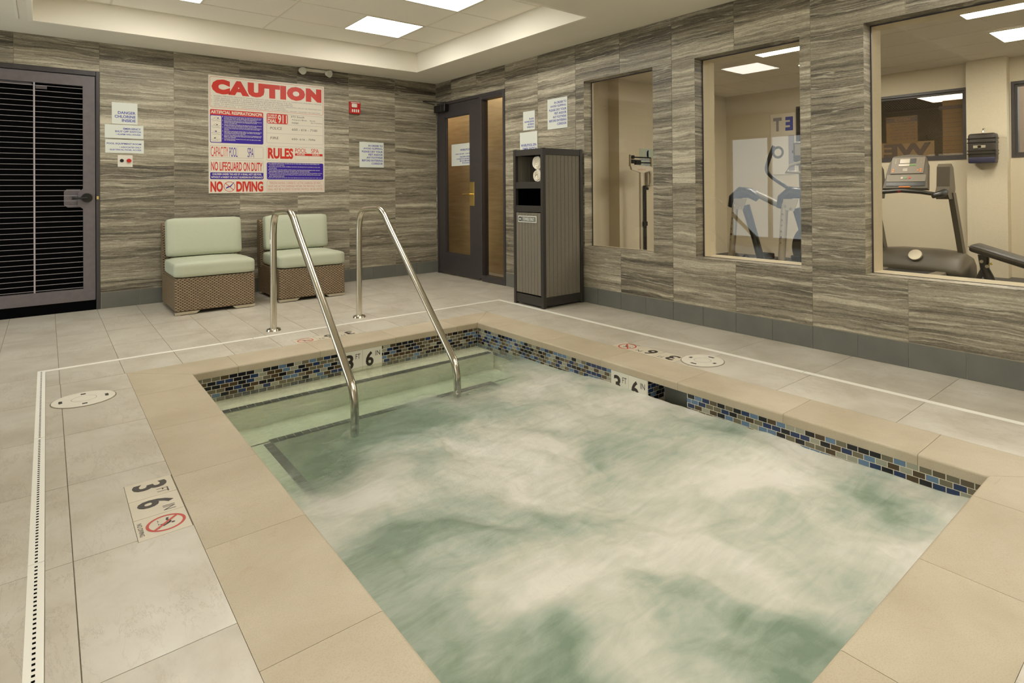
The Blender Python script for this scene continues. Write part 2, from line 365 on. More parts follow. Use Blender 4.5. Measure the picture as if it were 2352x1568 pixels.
# walls behind the camera: left wall with a wide daylight window plus an unseen one added for light, near wall
lw = [(-9.0, -6.6, .35, 2.25), (-2.15, -.35, .10, 2.15)]  # first opening is the window added for light
mb = MB(); wallpiece(mb, rsub((YN, .14, -.02, 2.9), lw), 'R', XL-.15, XL); struct('wall_left', mb, MT['gwall'])
mb = MB(); mb.box(XL-.15, .1, YN-.1, YN, -.02, 2.9); struct('wall_near', mb, MT['gwall'])
for i, w in enumerate(lw):
    mb = MB(); a, b, c, d = w; t = .05
    for bx in ((a, a+t, c, d), (b-t, b, c, d), (a+t, b-t, c, c+t), (a+t, b-t, d-t, d), ((a+b)/2-.03, (a+b)/2+.03, c+t, d-t)): mb.box(XL-.11, XL-.03, bx[0], bx[1], bx[2], bx[3])
    wo = struct('window_%d' % (i+4), mb, MT['dmetal'])
    mb = MB(); mb.box(XL-.075, XL-.07, a+t, b-t, c+t, d-t); ob('pane', mb, MT['glass'], wo)
# window portals (let the daylight in efficiently; they emit nothing themselves)
for a, b, c, d in lw:
    l = bpy.data.lights.new('portal', 'AREA'); l.shape = 'RECTANGLE'; l.size = b-a; l.size_y = d-c; l.cycles.is_portal = True
    o = bpy.data.objects.new('portal', l); COL.objects.link(o); o.location = (XL-.16, (a+b)/2, (c+d)/2); o.rotation_euler = (math.pi/2, 0, -math.pi/2)

# ---- ceiling: soffit, tray, tiles, light panels
TX0, TX1, TY0, TY1 = -4.12, -.580, -3.622, -.578
mb = MB()
for r in rsub((XL, 0, YN, 0), [(TX0, TX1, TY0, TY1), (-4.1, -.6, -8.6, -5.2)]): mb.box(r[0], r[1], r[2], r[3], H, H+.03)
ceiling = struct('ceiling', mb, MT['soffit'])
def tray(x0, x1, y0, y1, gx, gy, lights, first):
    mb = MB(); t = .03
    e = .001; hb_ = H-.0006; mb.box(x0-t, x0+e, y0-t, y1+t, hb_, H2+.02); mb.box(x1-e, x1+t, y0-t, y1+t, hb_, H2+.02); mb.box(x0, x1, y0-t, y0+e, hb_, H2+.02); mb.box(x0, x1, y1-e, y1+t, hb_, H2+.02)
    ob('tray_side', mb, MT['tray'], ceiling)
    mb = MB(); mb.box(x0-.03, x1+.03, y0-.03, y1+.03, H2+.012, H2+.04); ob('tray_back', mb, MT['grid'], ceiling)
    mb = MB()      # T-bar grid
    for x in gx: mb.box(x-.008, x+.008, y0, y1, H2, H2+.006)
    for y in gy: mb.box(x0, x1, y-.008, y+.008, H2+.0008, H2+.006)
    mb.box(x0, x0+.02, y0, y1, H2, H2+.006); mb.box(x1-.02, x1, y0, y1, H2, H2+.006); mb.box(x0, x1, y0, y0+.02, H2, H2+.006); mb.box(x0, x1, y1-.02, y1, H2, H2+.006)
    ob('ceiling_grid', mb, MT['grid'], ceiling)
    X = sorted([x0]+gx+[x1]); Y = sorted([y0]+gy+[y1]); g = .0075
    for a, b in zip(X, X[1:]):
        for c, d in zip(Y, Y[1:]):
            for r in rsub((a+g, b-g, c+g, d-g), [(l[0]-.02, l[1]+.02, l[2]-.02, l[3]+.02) for l in lights]):
                if min(r[1]-r[0], r[3]-r[2]) < .03: continue
                m = MB(); m.box(-(r[1]-r[0])/2, (r[1]-r[0])/2, -(r[3]-r[2])/2, (r[3]-r[2])/2, 0, .008); ob('ceiling_tile', m, MT['ctile'], ceiling, ((r[0]+r[1])/2, (r[2]+r[3])/2, H2+.003))
    for i, l in enumerate(lights):
        t = thing('ceiling_light', first[i], 'ceiling light', ((l[0]+l[1])/2, (l[2]+l[3])/2, H2-.001), group='square light panels over the whirlpool')
        w, h = (l[1]-l[0])/2, (l[3]-l[2])/2
        m = MB(); m.box(-w, w, -h, h, .002, .008); ob('diffuser', m, MT['panel'], t)
        m = MB(); e = .02
        for bx in ((-w-e, -w, -h-e, h+e), (w, w+e, -h-e, h+e), (-w, w, -h-e, -h), (-w, w, h, h+e)): m.box(*bx, 0, .009)
        ob('frame', m, MT['grid'], t)
L1 = (-1.688, -1.102, -1.717, -1.143); L2 = (-1.688, -1.102, -2.985, -2.402); L3 = (-3.585, -2.998, -1.717, -1.143); L4 = (-3.585, -2.998, -2.985, -2.402)
tray(TX0, TX1, TY0, TY1, [-1.078, -2.338, -3.598], [-1.13, -1.75, -2.38, -3.0], [L1, L2, L3, L4],
     ['square ceiling light panel nearest the inner corner of the raised tray', 'square ceiling light panel cut off by the top edge, above the emergency lamp', 'square ceiling light panel of which only one bright corner shows, top left', 'square ceiling light panel in the tray, near left one out of view'])
tray(-4.1, -.6, -8.6, -5.2, [-1.078, -2.338, -3.598], [-5.9, -6.52, -7.14, -7.76], [(-1.688, -1.102, -6.50, -5.92), (-1.688, -1.102, -7.74, -7.16), (-3.585, -2.998, -6.5, -5.92), (-3.585, -2.998, -7.74, -7.16)],
     ['square ceiling light panel behind the viewer, right of the far pair', 'square ceiling light panel behind the viewer, right of the near pair', 'square ceiling light panel behind the viewer, left of the far pair', 'square ceiling light panel behind the viewer, left of the near pair'])
mb = MB(); mb.box(-4.225, -4.207, TY0, TY1, H-.004, H+.001); struct('trim_1', mb, MT['tray'])

# ---- floor
mb = MB()
for r in rsub((XL, .003, YN, .003), [(CX0+.02, CX1-.02, CY0+.02, CY1-.02)]): mb.box(r[0], r[1], r[2], r[3], -.12, -.0025)
floor = struct('floor', mb, MT['fgrout'])
gh = .0014
def ftile(x0, x1, y0, y1, holes=()):
    rs = rsub((x0+gh, x1-gh, y0+gh, y1-gh), holes)
    if not rs: return
    cx, cy = (x0+x1)/2, (y0+y1)/2; full = len(rs) == 1 and abs((rs[0][1]-rs[0][0])-(x1-x0-2*gh)) < 1e-6 and abs((rs[0][3]-rs[0][2])-(y1-y0-2*gh)) < 1e-6
    key = ('F', round(x1-x0, 4), round(y1-y0, 4)) if full else None
    if key and key in _tm: me = _tm[key]
    else:
        m = MB()
        for a, b, c, d in rs: m.box(a-cx, b-cx, c-cy, d-cy, -.004, 0)
        me = m.mesh('floor_tile', MT['floor'])
        if key: _tm[key] = me
    link('floor_tile', me, floor, (cx, cy, 0))
markers = [(-3.8175, -3.6645, -4.915, -4.44), (-.985, -.832, -4.835, -4.28), (-2.65, -2.175, -2.686, -2.533)]
ring = (DX0, DX1, DY0, DY1)
gx = [-3.672-.3075*k for k in range(-12, 9)]; gx = sorted([x for x in gx if XL < x < -.05]+[XL, 0.0])
gy = sorted([-3.04-.62*k for k in range(-5, 11) if YN < -3.04-.62*k < -.1]+[YN, 0.0])
lids = [(-3.885, -3.10, .137), (-.820, -4.943, .135)]
inner = (DX0+DW, DX1-DW, DY0+DW, DY1-DW)
# outside the drain: back zone, left zone, near zone on the 0.31 x 0.62 grid
for a, b in zip(gx, gx[1:]):
    for c, d in zip(gy, gy[1:]):
        ftile(a, b, c, d, [(DX0, .01, DY0, DY1)] if c < DY1 else [])
# right zone beyond the drain
ry = sorted([-4.94+.612*k for k in range(-5, 5) if DY0 < -4.94+.612*k < DY1]+[DY0, DY1])
for c, d in zip(ry, ry[1:]): ftile(DX1, 0, c, d)
# inside the drain: strips around the coping
hs = markers
gi = sorted([x for x in gx if inner[0] < x < CX1]+[inner[0], CX1])
for a, b in zip(gi, gi[1:]): ftile(a, b, CY1, inner[3], hs)
for c, d in zip(ry, ry[1:]): ftile(CX1, inner[1], max(c, inner[2]), min(d, CY1), hs) if min(d, CY1) > c else None
ftile(CX1, inner[1], CY1, inner[3])
ly = sorted([y for y in gy if inner[2] < y < CY1]+[inner[2], CY1])
for c, d in zip(ly, ly[1:]):
    ftile(inner[0], -3.978, c, d); ftile(-3.978, CX0, c, d, hs)
for a, b in zip(gi, gi[1:]): ftile(a, b, inner[2], CY0)
# ---- trench drain
dr = thing('trench_drain', 'narrow white slotted trench drain set in the floor around the whirlpool', 'drain', (0, 0, 0))
def dseg(x0, x1, y0, y1, slots=False):
    mb = MB(); mb.box(x0, x1, y0, y1, -.004, .0012); o = ob('drain_channel', mb, MT['drain'], dr)
    mb = MB(); L = max(x1-x0, y1-y0); n = int(L/.0222)
    for i in range(n):
        t = (i+.25)*.0222
        if x1-x0 > y1-y0: mb.box(x0+t, x0+t+.0085, (y0+y1)/2-.0035, (y0+y1)/2+.0035, .0008, .0017)
        else: mb.box((x0+x1)/2-.0035, (x0+x1)/2+.0035, y0+t, y0+t+.0085, .0008, .0017)
    if slots: ob('slots', mb, MT['dark'], o, kind='stuff')
for a, b in ((DY0, -6.05), (-6.046, -4.84), (-4.836, -3.62), (-3.616, DY1)): dseg(DX0, DX0+DW, a, b, True)
for a, b in ((DY0, -6.72), (-6.716, -5.50), (-5.496, -4.28), (-4.276, -3.06), (-3.056, DY1)): dseg(DX1-DW, DX1, a, b)
for a, b in ((DX0+DW, -2.85), (-2.846, -1.63), (-1.626, DX1-DW)): dseg(a, b, DY1-DW, DY1); dseg(a, b, DY0, DY0+DW)
# ---- round white lids
for (x, y, r), lb in zip(lids, ('round white plastic lid in the floor left of the whirlpool, beside the slotted drain', 'round white plastic lid in the floor between the whirlpool and the window wall')):
    t = thing('skimmer_lid', lb, 'lid', (x, y, 0), group='round white floor lids')
    m = MB(); m.cyl((0, 0, -.004), (0, 0, .0015), r+.005, n=48, smooth=False); ob('rim', m, MT['fgrout'], t)
    m = MB(); m.cyl((0, 0, 0), (0, 0, .0035), r, n=48, smooth=False)
    m.cyl((0, 0, .0035), (0, 0, .0042), .040, n=32, smooth=False); ob('cover', m, MT['lid'], t)
    m = MB()
    for a in (0, math.pi):
        for sgn in (1,):
            pts = [(math.cos(a+q)*(r-.03), math.sin(a+q)*(r-.03)) for q in (-.22, -.11, 0, .11, .22)]+[(math.cos(a+q)*(r-.045), math.sin(a+q)*(r-.045)) for q in (.2, 0, -.2)]
            m.prism(pts, lambda u, v, h: (u, v, h), .003, .0046)
    m.box(-.011, .011, r-.052, r-.034, .003, .0046); m.box(-.011, .011, -r+.034, -r+.052, .003, .0046)
    ringstrip(m, (0, 0, .0045), (1, 0, 0), (0, 1, 0), circ(0, 0, .055, 40), circ(0, 0, .0535, 40)); ob('finger_slots', m, MT['binf'], t)

# ---- depth markers set in the floor
def nodiving(mb, O, R, U, cx, cy, r, red, blk):
    n = 36; w = r*.16
    ringstrip(mb, O, R, U, circ(cx, cy, r, n), circ(cx, cy, r-w, n), red)
    # figure
    f = lambda pts: flat(mb, O, R, U, [(cx+a*r, cy+b*r) for a, b in pts], blk, .0001)
    f([(-.62, .08), (-.35, .02), (.05, .18), (.0, .30), (-.35, .16), (-.6, .2)]); f([(.0, .18), (.12, .22), (.38, -.14), (.28, -.2)]); f([(.02, .2), (.1, .26), (.14, -.3), (.04, -.3)])
    f([(.17+.1*math.cos(q), .34+.1*math.sin(q)) for q in [i*math.pi/5 for i in range(10)]])
    for k in range(3): f([(-.6+.4*k, -.38-.02), (-.4+.4*k, -.32), (-.2+.4*k, -.4), (-.4+.4*k, -.37)])
    a = r*.9; b = w*.5; s = .7071
    flat(mb, O, R, U, [(cx-a*s-b*s, cy+a*s-b*s), (cx+a*s-b*s, cy-a*s-b*s), (cx+a*s+b*s, cy-a*s+b*s), (cx-a*s+b*s, cy+a*s+b*s)], red, .0003)
def figs(mb, O, R, U, kind, w=.152, h=.152):
    if kind == 'sym':
        nodiving(mb, O, R, U, w*.5, h*.56, w*.36, 2, 1); text(mb, 'NO DIVING', O, R, U, w*.5, h*.05, w=w*.62, h=h*.09, align='C', m=1, bold=.01)
    else:
        big, sm = ('3', 'FT') if kind == '3' else ('6', 'IN')
        text(mb, big, O, R, U, w*.16, h*.14, w=w*.40, h=h*.72, m=1, bold=.028); text(mb, sm, O, R, U, w*.66, h*.60, w=w*.24, h=h*.24, m=1, bold=.0)
def floor_marker(label, O, R, U, size, w=.152):
    t = thing('depth_marker', label, 'depth marker', O, group='depth markings laid in the floor')
    R = Vector(R); U = Vector(U)
    for i, k in enumerate(('3', '6', 'sym')):
        ww = size[i]; off = R*sum(size[:i])
        m = MB(); a = off+R*.0012+U*.0015; b = off+R*(ww-.0012)+U*(w-.002)
        m.box(min(a.x, b.x), max(a.x, b.x), min(a.y, b.y), max(a.y, b.y), -.004, .0004); tl = ob('marker_tile', m, MT['mark'], t)
        m = MB(); figs(m, off+Vector((0, 0, .0008)), R, U, k, ww, w); ob('lettering', m, [MT['mark'], MT['mblack'], MT['mred']], tl)
floor_marker('3 FT 6 IN depth marking in the floor left of the whirlpool by the drain', (-3.8175, -4.44, 0), (0, -1, 0), (1, 0, 0), [.158, .158, .159])
floor_marker('3 FT 6 IN depth marking beside the round lid on the window side', (-.833, -4.835, 0), (0, 1, 0), (-1, 0, 0), [.185, .185, .185])
floor_marker('3 FT 6 IN depth marking in the floor behind the left handrail', (-2.175, -2.535, 0), (-1, 0, 0), (0, -1, 0), [.158, .158, .159], .150)

# ================================================================ the whirlpool
spa = thing('whirlpool', 'sunken rectangular whirlpool spa with limestone edge and blue brown mosaic band', 'whirlpool', (0, 0, 0))
cT = .046
def cstone(poly, inner_sides):
    m = MB(); bm = bmesh.new(); vs = [bm.verts.new((a, b, 0)) for a, b in poly]; f = bm.faces.new(vs)
    e = bmesh.ops.extrude_face_region(bm, geom=[f]); bmesh.ops.translate(bm, verts=[v for v in e['geom'] if isinstance(v, bmesh.types.BMVert)], vec=(0, 0, -cT))
    ed = [x for x in bm.edges if all(abs(v.co.z) < 1e-6 for v in x.verts) and any(all(fn(v.co) for v in x.verts) for fn in inner_sides)]
    if ed: bmesh.ops.bevel(bm, geom=ed, offset=.009, segments=3, profile=.5, affect='EDGES')
    bm.verts.index_update(); m.add([v.co[:] for v in bm.verts], [[v.index for v in f.verts] for f in bm.faces], False); bm.free()
    c = Vector((sum(p[0] for p in poly)/len(poly), sum(p[1] for p in poly)/len(poly), 0))
    m.v = [(a-c.x, b-c.y, z) for a, b, z in m.v]
    ob('coping_stone', m, MT['coping'], spa, c)
q = .0009
inn = [lambda c: abs(c.x-PX0) < .002 and PY0-.01 < c.y < PY1+.01, lambda c: abs(c.x-PX1) < .002 and PY0-.01 < c.y < PY1+.01, lambda c: abs(c.y-PY0) < .002 and PX0-.01 < c.x < PX1+.01, lambda c: abs(c.y-PY1) < .002 and PX0-.01 < c.x < PX1+.01]
ylft = [CY1, -3.24, -3.862, -4.47, -5.10, -5.73, -6.35, CY0]; yrgt = [CY1, -3.24, -3.862, -4.47, -5.10, -5.75, -6.352, CY0]
for sd, ys_ in (('L', ylft), ('R', yrgt)):
    for i, (a, b) in enumerate(zip(ys_, ys_[1:])):
        x0, x1 = (CX0, PX0) if sd == 'L' else (PX1, CX1)
        a -= q; b += q
        if i == 0: poly = [(CX0, a), (PX0, PY1), (PX0, b), (CX0, b)] if sd == 'L' else [(CX1, a), (CX1, b), (PX1, b), (PX1, PY1)]
        elif i == len(ys_)-2: poly = [(CX0, a), (PX0, a), (PX0, PY0), (CX0, b)] if sd == 'L' else [(CX1, a), (CX1, b), (PX1, PY0), (PX1, a)]
        else: poly = [(x0, a), (x1, a), (x1, b), (x0, b)]
        cstone(poly, inn)
for sd, xs_ in (('F', [CX0, -3.106, -2.587, -2.02, -1.479, CX1]), ('N', [CX0, -3.10, -2.583, -2.048, -1.50, CX1])):
    y0, y1 = (PY1, CY1) if sd == 'F' else (CY0, PY0)
    for i, (a, b) in enumerate(zip(xs_, xs_[1:])):
        a += q; b -= q; yi, yo = (PY1, CY1) if sd == 'F' else (PY0, CY0)
        if i == 0: poly = [(CX0+2*q, yo), (b, yo), (b, yi), (PX0+2*q, yi)]
        elif i == len(xs_)-2: poly = [(a, yo), (CX1-2*q, yo), (PX1-2*q, yi), (a, yi)]
        else: poly = [(a, yo), (b, yo), (b, yi), (a, yi)]
        cstone(poly, inn)
# shell: walls under the coping, steps, bench, floor
SB = -.85; TH = .006; wx0, wx1, wy0, wy1 = PX0-TH-.004, PX1+TH+.004, PY0-TH-.004, PY1+TH+.004
SK = (-5.165, -4.872, -.30)      # skimmer mouth on the right wall: y0 y1 z0
mb = MB(); o_ = .2
mb.box(wx0-o_, wx0, wy0-o_, wy1+o_, SB, -cT-.001); mb.box(wx0, wx1, wy1, wy1+o_, SB, -cT-.001); mb.box(wx0, wx1, wy0-o_, wy0, SB, -cT-.001)
for a, b in ((wy0-o_, SK[0]), (SK[1], wy1+o_)): mb.box(wx1, wx1+o_, a, b, SB, -cT-.001)
mb.box(wx1, wx1+o_, SK[0], SK[1], SB, SK[2]); mb.box(wx1+.17, wx1+o_, SK[0], SK[1], SK[2], -cT-.001)
mb.box(wx0, wx1, wy0, wy1, SB-.05, SB)
shell = ob('shell', mb, MT['plaster'], spa)
mb = MB(); mb.box(wx0, wx1, -3.225, wy1, SB, -.205, .01); ob('step', mb, MT['plaster'], spa)
mb = MB(); mb.box(wx0, wx1, -3.535, -3.2, SB, -.335, .01); mb.box(wx0, -3.05, -6.3, -3.5, SB, -.335, .01); mb.box(-1.535, wx1, -6.3, -3.5, SB, -.335, .01); mb.box(wx0, wx1, wy0, -6.3, SB, -.335); ob('bench', mb, MT['plaster'], spa)
mb = MB()
n = 44
for i in range(n):
    x = PX0+.02+(PX1-PX0-.04)*i/n; w = (PX1-PX0-.04)/n
    mb.box(x+.0015, x+w-.0015, -3.228, -3.178, -.207, -.2035)
    if -3.10 < x < -1.53: mb.box(x+.0015, x+w-.0015, -3.538, -3.49, -.337, -.3335)
for i in range(50):
    y = -3.54-.05*i
    for xx in (-3.098, -1.538): mb.box(xx, xx+.048, y-.048, y, -.337, -.3335)
ob('step_edge_tile', mb, MT['trim'], spa, kind='stuff')
# waterline mosaic
mcol = [('mosaic_black', srgb(24, 24, 30)), ('mosaic_navy', srgb(36, 54, 90)), ('mosaic_blue', srgb(98, 124, 150)), ('mosaic_brown', srgb(92, 82, 62)), ('mosaic_olive', srgb(112, 106, 86)), ('mosaic_sand', srgb(156, 156, 138)), ('mosaic_umber', srgb(76, 62, 42))]
mmat = [pm(a, c, .12, Specular_IOR_Level=.7) if 0 else pm(a, c, .14) for a, c in mcol]
mesh_m = {}
def mosaic(parent, O, R, N, L, rows, skip, tl, th=.0226, g=.0036, pit=.0495, rph=.026):
    out = []; R = Vector(R); N = Vector(N)
    for r in range(rows):
        z1 = -cT-.0015-r*rph; off = -(pit/2)*(r % 2)
        i = 0
        while off+i*pit < L:
            a = max(off+i*pit+g/2, 0.001); b = min(off+(i+1)*pit-g/2, L-.001); i += 1
            if b-a < .006: continue
            p = Vector(O)+R*a
            for s0, s1 in skip:
                if a < s1 and b > s0:
                    if a < s0-.006: b = s0
                    elif b > s1+.006: a = s1
                    else: a = b
            if b-a < .006: continue
            out.append((Vector(O)+R*a, Vector(O)+R*b, z1, z1-th, N))
    return out
random.seed(11)
T = []
T += mosaic(spa, (PX1+.004, PY1, 0), (0, -1, 0), (-1, 0, 0), PY1-PY0, 7, [(abs(-4.562-PY1), abs(SK[0]-PY1))], 0)
T += mosaic(spa, (PX0, PY1+.004, 0), (1, 0, 0), (0, -1, 0), PX1-PX0, 6, [(-2.435-PX0, -2.135-PX0)], 0)
T += mosaic(spa, (PX1+.004, SK[1], 0), (1, 0, 0), (0, -1, 0), .155, 5, [], 0)
camp = cam.matrix_world.translation
T.sort(key=lambda t: ((t[0]+t[1])/2+Vector((0, 0, t[2]))-camp).length + (5 if t[2] < -.14 else 0))
rest = MB(); wts = [0, 0, 1, 1, 2, 2, 2, 3, 4, 4, 5, 5, 6]; prev = -1
rest_m = []
def tilebox(mb, t):
    a, b, z1, z0, N = t; d = .0014; p = [a, b, b+N*-d, a+N*-d]; N2 = N*d
    x0, x1 = min(a.x, b.x), max(a.x, b.x); y0, y1 = min(a.y, b.y), max(a.y, b.y)
    if abs(N.x) > .5: x1 = a.x+.004; x0 = a.x-.0022
    else: y1 = a.y+.004; y0 = a.y-.0022
    mb.box(x0, x1, y0, y1, z0, z1)
for i, t in enumerate(T):
    k = random.choice([w for w in wts if w != prev]); prev = k
    if abs(t[4].y) > .5: k = random.choice([0, 0, 0, 2, 4, 4, 5, 6, 6, 1])
    if i < 300:
        m = MB(); tilebox(m, t); c = ((t[0]+t[1])/2); c.z = (t[2]+t[3])/2; m.v = [(a-c.x, b-c.y, z-c.z) for a, b, z in m.v]
        ob('mosaic_tile', m, mmat[k], spa, c)
    else: rest.cur = k; tilebox(rest, t)
for side in (0, 1):     # the two hidden sides
    TT = mosaic(spa, (PX0-.004, PY0, 0) if side == 0 else (PX0, PY0-.004, 0), (0, 1, 0) if side == 0 else (1, 0, 0), (1, 0, 0) if side == 0 else (0, 1, 0), (PY1-PY0) if side == 0 else (PX1-PX0), 5, [], 0)
    for a, b, z1, z0, N in TT:
        rest.cur = random.choice(wts)
        if side == 0: rest.box(a.x-.004, a.x+.001, a.y, b.y, z0, z1)
        else: rest.box(a.x, b.x, a.y-.004, a.y+.001, z0, z1)
ob('mosaic_field', rest, mmat, spa, kind='stuff')
mb = MB(); zb_ = -cT-.0015-7*.026
for s in ((PX1+.0028, wx1, PY0, SK[0]), (PX1+.0028, wx1, SK[1], PY1)): mb.box(s[0], s[1], s[2], s[3], zb_, -cT-.001)
mb.box(PX0, PX1, PY1+.0028, wy1, zb_, -cT-.001); mb.box(wx0, wx0+.0042, PY0, PY1, zb_, -cT-.001); mb.box(PX0, PX1, wy0, wy0+.0042, zb_, -cT-.001); mb.box(wx1, wx1+.165, SK[1]-.001, SK[1]+.005, zb_, -cT-.001)
ob('mosaic_grout', mb, MT['tgroutw'], spa)
mb = MB(); mb.box(wx1+.155, wx1+.169, SK[0], SK[1], SK[2], -cT-.002); mb.box(wx1, wx1+.16, SK[0]+.0, SK[0]+.004, SK[2], -cT-.002); ob('skimmer_mouth', mb, pm('skimmer_grey', srgb(150, 150, 138), .5), spa)
for nm, O, R, N in (('far', (-2.435, PY1+.001, 0), (1, 0, 0), (0, -1, 0)), ('right', (PX1+.001, -4.566, 0), (0, -1, 0), (-1, 0, 0))):
    for i, k in enumerate('36'):
        O2 = Vector(O)+Vector(R)*.1515*i; m = MB(); e = O2+Vector(R)*.150
        if abs(N[1]) > .5: m.box(O2.x, e.x, O2.y-.002, O2.y+.006, -.198, -cT-.001)
        else: m.box(O2.x-.002, O2.x+.006, e.y, O2.y, -.198, -cT-.001)
        tl = ob('waterline_marker', m, MT['wmark'], spa)
        m = MB(); figs(m, O2+Vector(N)*.0028+Vector((0, 0, -.198)), R, (0, 0, 1), k, .150, .15); ob('lettering', m, [MT['wmark'], MT['mblack'], MT['mred']], tl)
# ---- water
def vnoise(x, y, seed):
    xi = np.floor(x).astype(int); yi = np.floor(y).astype(int); xf = x-xi; yf = y-yi
    def h(a, b): 
        n = (a*374761393+b*668265263+seed*982451653) & 0x7fffffff; n = (n ^ (n >> 13))*1274126177 & 0x7fffffff; return ((n ^ (n >> 16)) & 0xffff)/65535.
    u = xf*xf*xf*(xf*(xf*6-15)+10); v = yf*yf*yf*(yf*(yf*6-15)+10)
    return (h(xi, yi)*(1-u)+h(xi+1, yi)*u)*(1-v)+(h(xi, yi+1)*(1-u)+h(xi+1, yi+1)*u)*v
def fbm(x, y, seed, o=4, g=.5):
    s = 0; a = 1; t = 0
    for i in range(o): s = s+a*vnoise(x, y, seed+i*17); t += a; x = x*2.03+5.1; y = y*2.03+1.7; a *= g
    return s/t
GX, GY = 300, 520
X = np.linspace(PX0-.003, PX1+.003, GX); Y = np.linspace(PY0-.003, PY1+.003, GY); XX, YY = np.meshgrid(X, Y)
wxn = XX+(fbm(XX*2.2, YY*2.2, 3)-.5)*.5; wyn = YY+(fbm(XX*2.2, YY*2.2, 9)-.5)*.5
def blobs(lst, sx=1):
    F = np.zeros_like(XX)
    for bx, by, r, a in lst: F += a*np.exp(-((wxn-bx)**2+(wyn-by)**2)/(2*r*r))
    return F
G = blobs([(-2.553,-4.221,.20,1),(-2.711,-4.237,.15,.8),(-2.4,-4.15,.14,.8),(-2.487,-4.44,.16,.5),(-2.95,-4.45,.2,.5),(-2.833,-4.829,.13,.5),(-3.2,-5.233,.13,1),(-3.05,-5.2,.13,.7),(-2.767,-5.224,.16,.5),(-2.684,-5.403,.10,.5),
 (-3.078,-5.809,.3,.35),(-3.071,-6.022,.2,.5),(-2.385,-5.501,.14,.7),(-2.147,-5.192,.13,.35),(-1.466,-5.365,.12,.75),(-1.533,-5.187,.12,.5),(-1.489,-6.065,.12,.7),(-1.571,-6.276,.12,.7),(-1.53,-6.17,.1,.4),(-2.35,-6.4,.12,.6),(-2.52,-6.41,.10,.7),(-2.64,-6.44,.08,.6),(-2.657,-6.039,.1,.4),(-2.7,-6.2,.12,.4),(-2.849,-5.893,.2,.3),(-3.239,-5.794,.2,.5),(-2.1,-3.85,.35,.3),(-2.9,-3.8,.3,.5),(-1.9,-4.5,.2,.3)])
Wt = blobs([(-3.165,-4.8,.15,.6),(-2.963,-4.935,.16,.9),(-2.603,-5.036,.15,1),(-2.305,-5.278,.14,.8),(-2.049,-5.561,.16,.8),(-1.734,-5.792,.16,.9),(-1.73,-6.259,.12,.9),(-1.40,-6.45,.14,1),(-1.811,-6.442,.12,.9),(-2.315,-5.887,.2,.7),(-2.794,-5.722,.14,.9),(-2.717,-5.85,.12,.8),(-2.742,-6.062,.12,.6),(-2.795,-6.25,.14,.7),(-2.102,-4.1,.14,.6),(-1.645,-4.2,.2,.8),(-1.603,-4.68,.22,.9),(-1.40,-4.988,.14,.8),(-1.35,-5.5,.14,1),(-1.348,-5.788,.14,1),(-2.944,-5.558,.1,.4),(-2.078,-4.849,.2,.5),(-2.367,-4.867,.15,.7),(-2.6,-4.6,.15,.4),(-1.9,-6.0,.16,.5)])
st = fbm(wxn*5+YY*2, wyn*2.5-XX*2, 31, 5, .55)-.5
foam = np.clip(.48+.36*Wt-.36*G+.70*st, 0, 1)
front = -4.08+.55*(XX+2.3)*.55          # beyond this line the water is nearly clear
clear = 1/(1+np.exp(-(YY-front+.7*(fbm(XX*3, YY*3, 77, 4)-.5))*9))
leftclear = (np.exp(-((XX+3.10)**2)/(2*.17**2))*(1/(1+np.exp(-(YY+4.7)*9)))*.85+np.exp(-((XX+1.55)**2+(YY+3.75)**2)/(2*.12**2))*.6); clear = np.clip(np.maximum(clear, leftclear), 0, 1)
lvl = -.170+.050*(1/(1+np.exp((YY+4.5)*2.4)))*(.5+.5*(XX-PX0)/(PX1-PX0))
amp = .004+.034*(1-clear)
Z = lvl+amp*((fbm(wxn*2.2, wyn*2.2, 51, 4)-.5)*1.7)+.0035*(fbm(XX*18, YY*12, 61, 3)-.5)
Z = np.minimum(Z, -cT-.012)
verts = np.stack([XX, YY, Z], -1).reshape(-1, 3); idx = np.arange(GX*GY).reshape(GY, GX)
qf = np.stack([idx[:-1, :-1], idx[:-1, 1:], idx[1:, 1:], idx[1:, :-1]], -1).reshape(-1, 4)
me = bpy.data.meshes.new('spa_water'); me.from_pydata(verts.tolist(), [], qf.tolist()); me.polygons.foreach_set('use_smooth', [True]*len(me.polygons))
for nm, arr in (('foam', foam), ('clear', clear)):
    at = me.attributes.new(nm, 'FLOAT', 'POINT'); at.data.foreach_set('value', arr.reshape(-1).astype(np.float32))
wm = bpy.data.materials.new('spa_water'); wm.use_nodes = True; t = NT(wm); b = t.b; out = wm.node_tree.nodes['Material Output']
fa = t.n('ShaderNodeAttribute', attribute_name='foam').outputs['Fac']; ca = t.n('ShaderNodeAttribute', attribute_name='clear').outputs['Fac']
v = t.coord('Object', (1, 1, 1)); vs_ = t.n('ShaderNodeMapping'); vs_.inputs['Rotation'].default_value = (0, 0, .35); vs_.inputs['Scale'].default_value = (1.5, 4.6, 1); t.l(v, vs_.inputs[0]); fine0 = t.noise(vs_.outputs[0], 2.2, 9, .63, 1.7); vs2 = t.n('ShaderNodeMapping'); vs2.inputs['Rotation'].default_value = (0, 0, -.55); vs2.inputs['Scale'].default_value = (2.2, 8.5, 1); t.l(v, vs2.inputs[0]); fine1 = t.noise(vs2.outputs[0], 1.6, 8, .62, 1.1); fine = t.math('ADD', t.math('MULTIPLY', fine0, .6), t.math('MULTIPLY', fine1, .4)); f2 = t.noise(v, 26, 4, .6, 1)
ff = t.math('ADD', fa, t.math('ADD', t.math('MULTIPLY', t.math('SUBTRACT', fine, .5), .95), t.math('MULTIPLY', t.math('SUBTRACT', f2, .5), .05)))
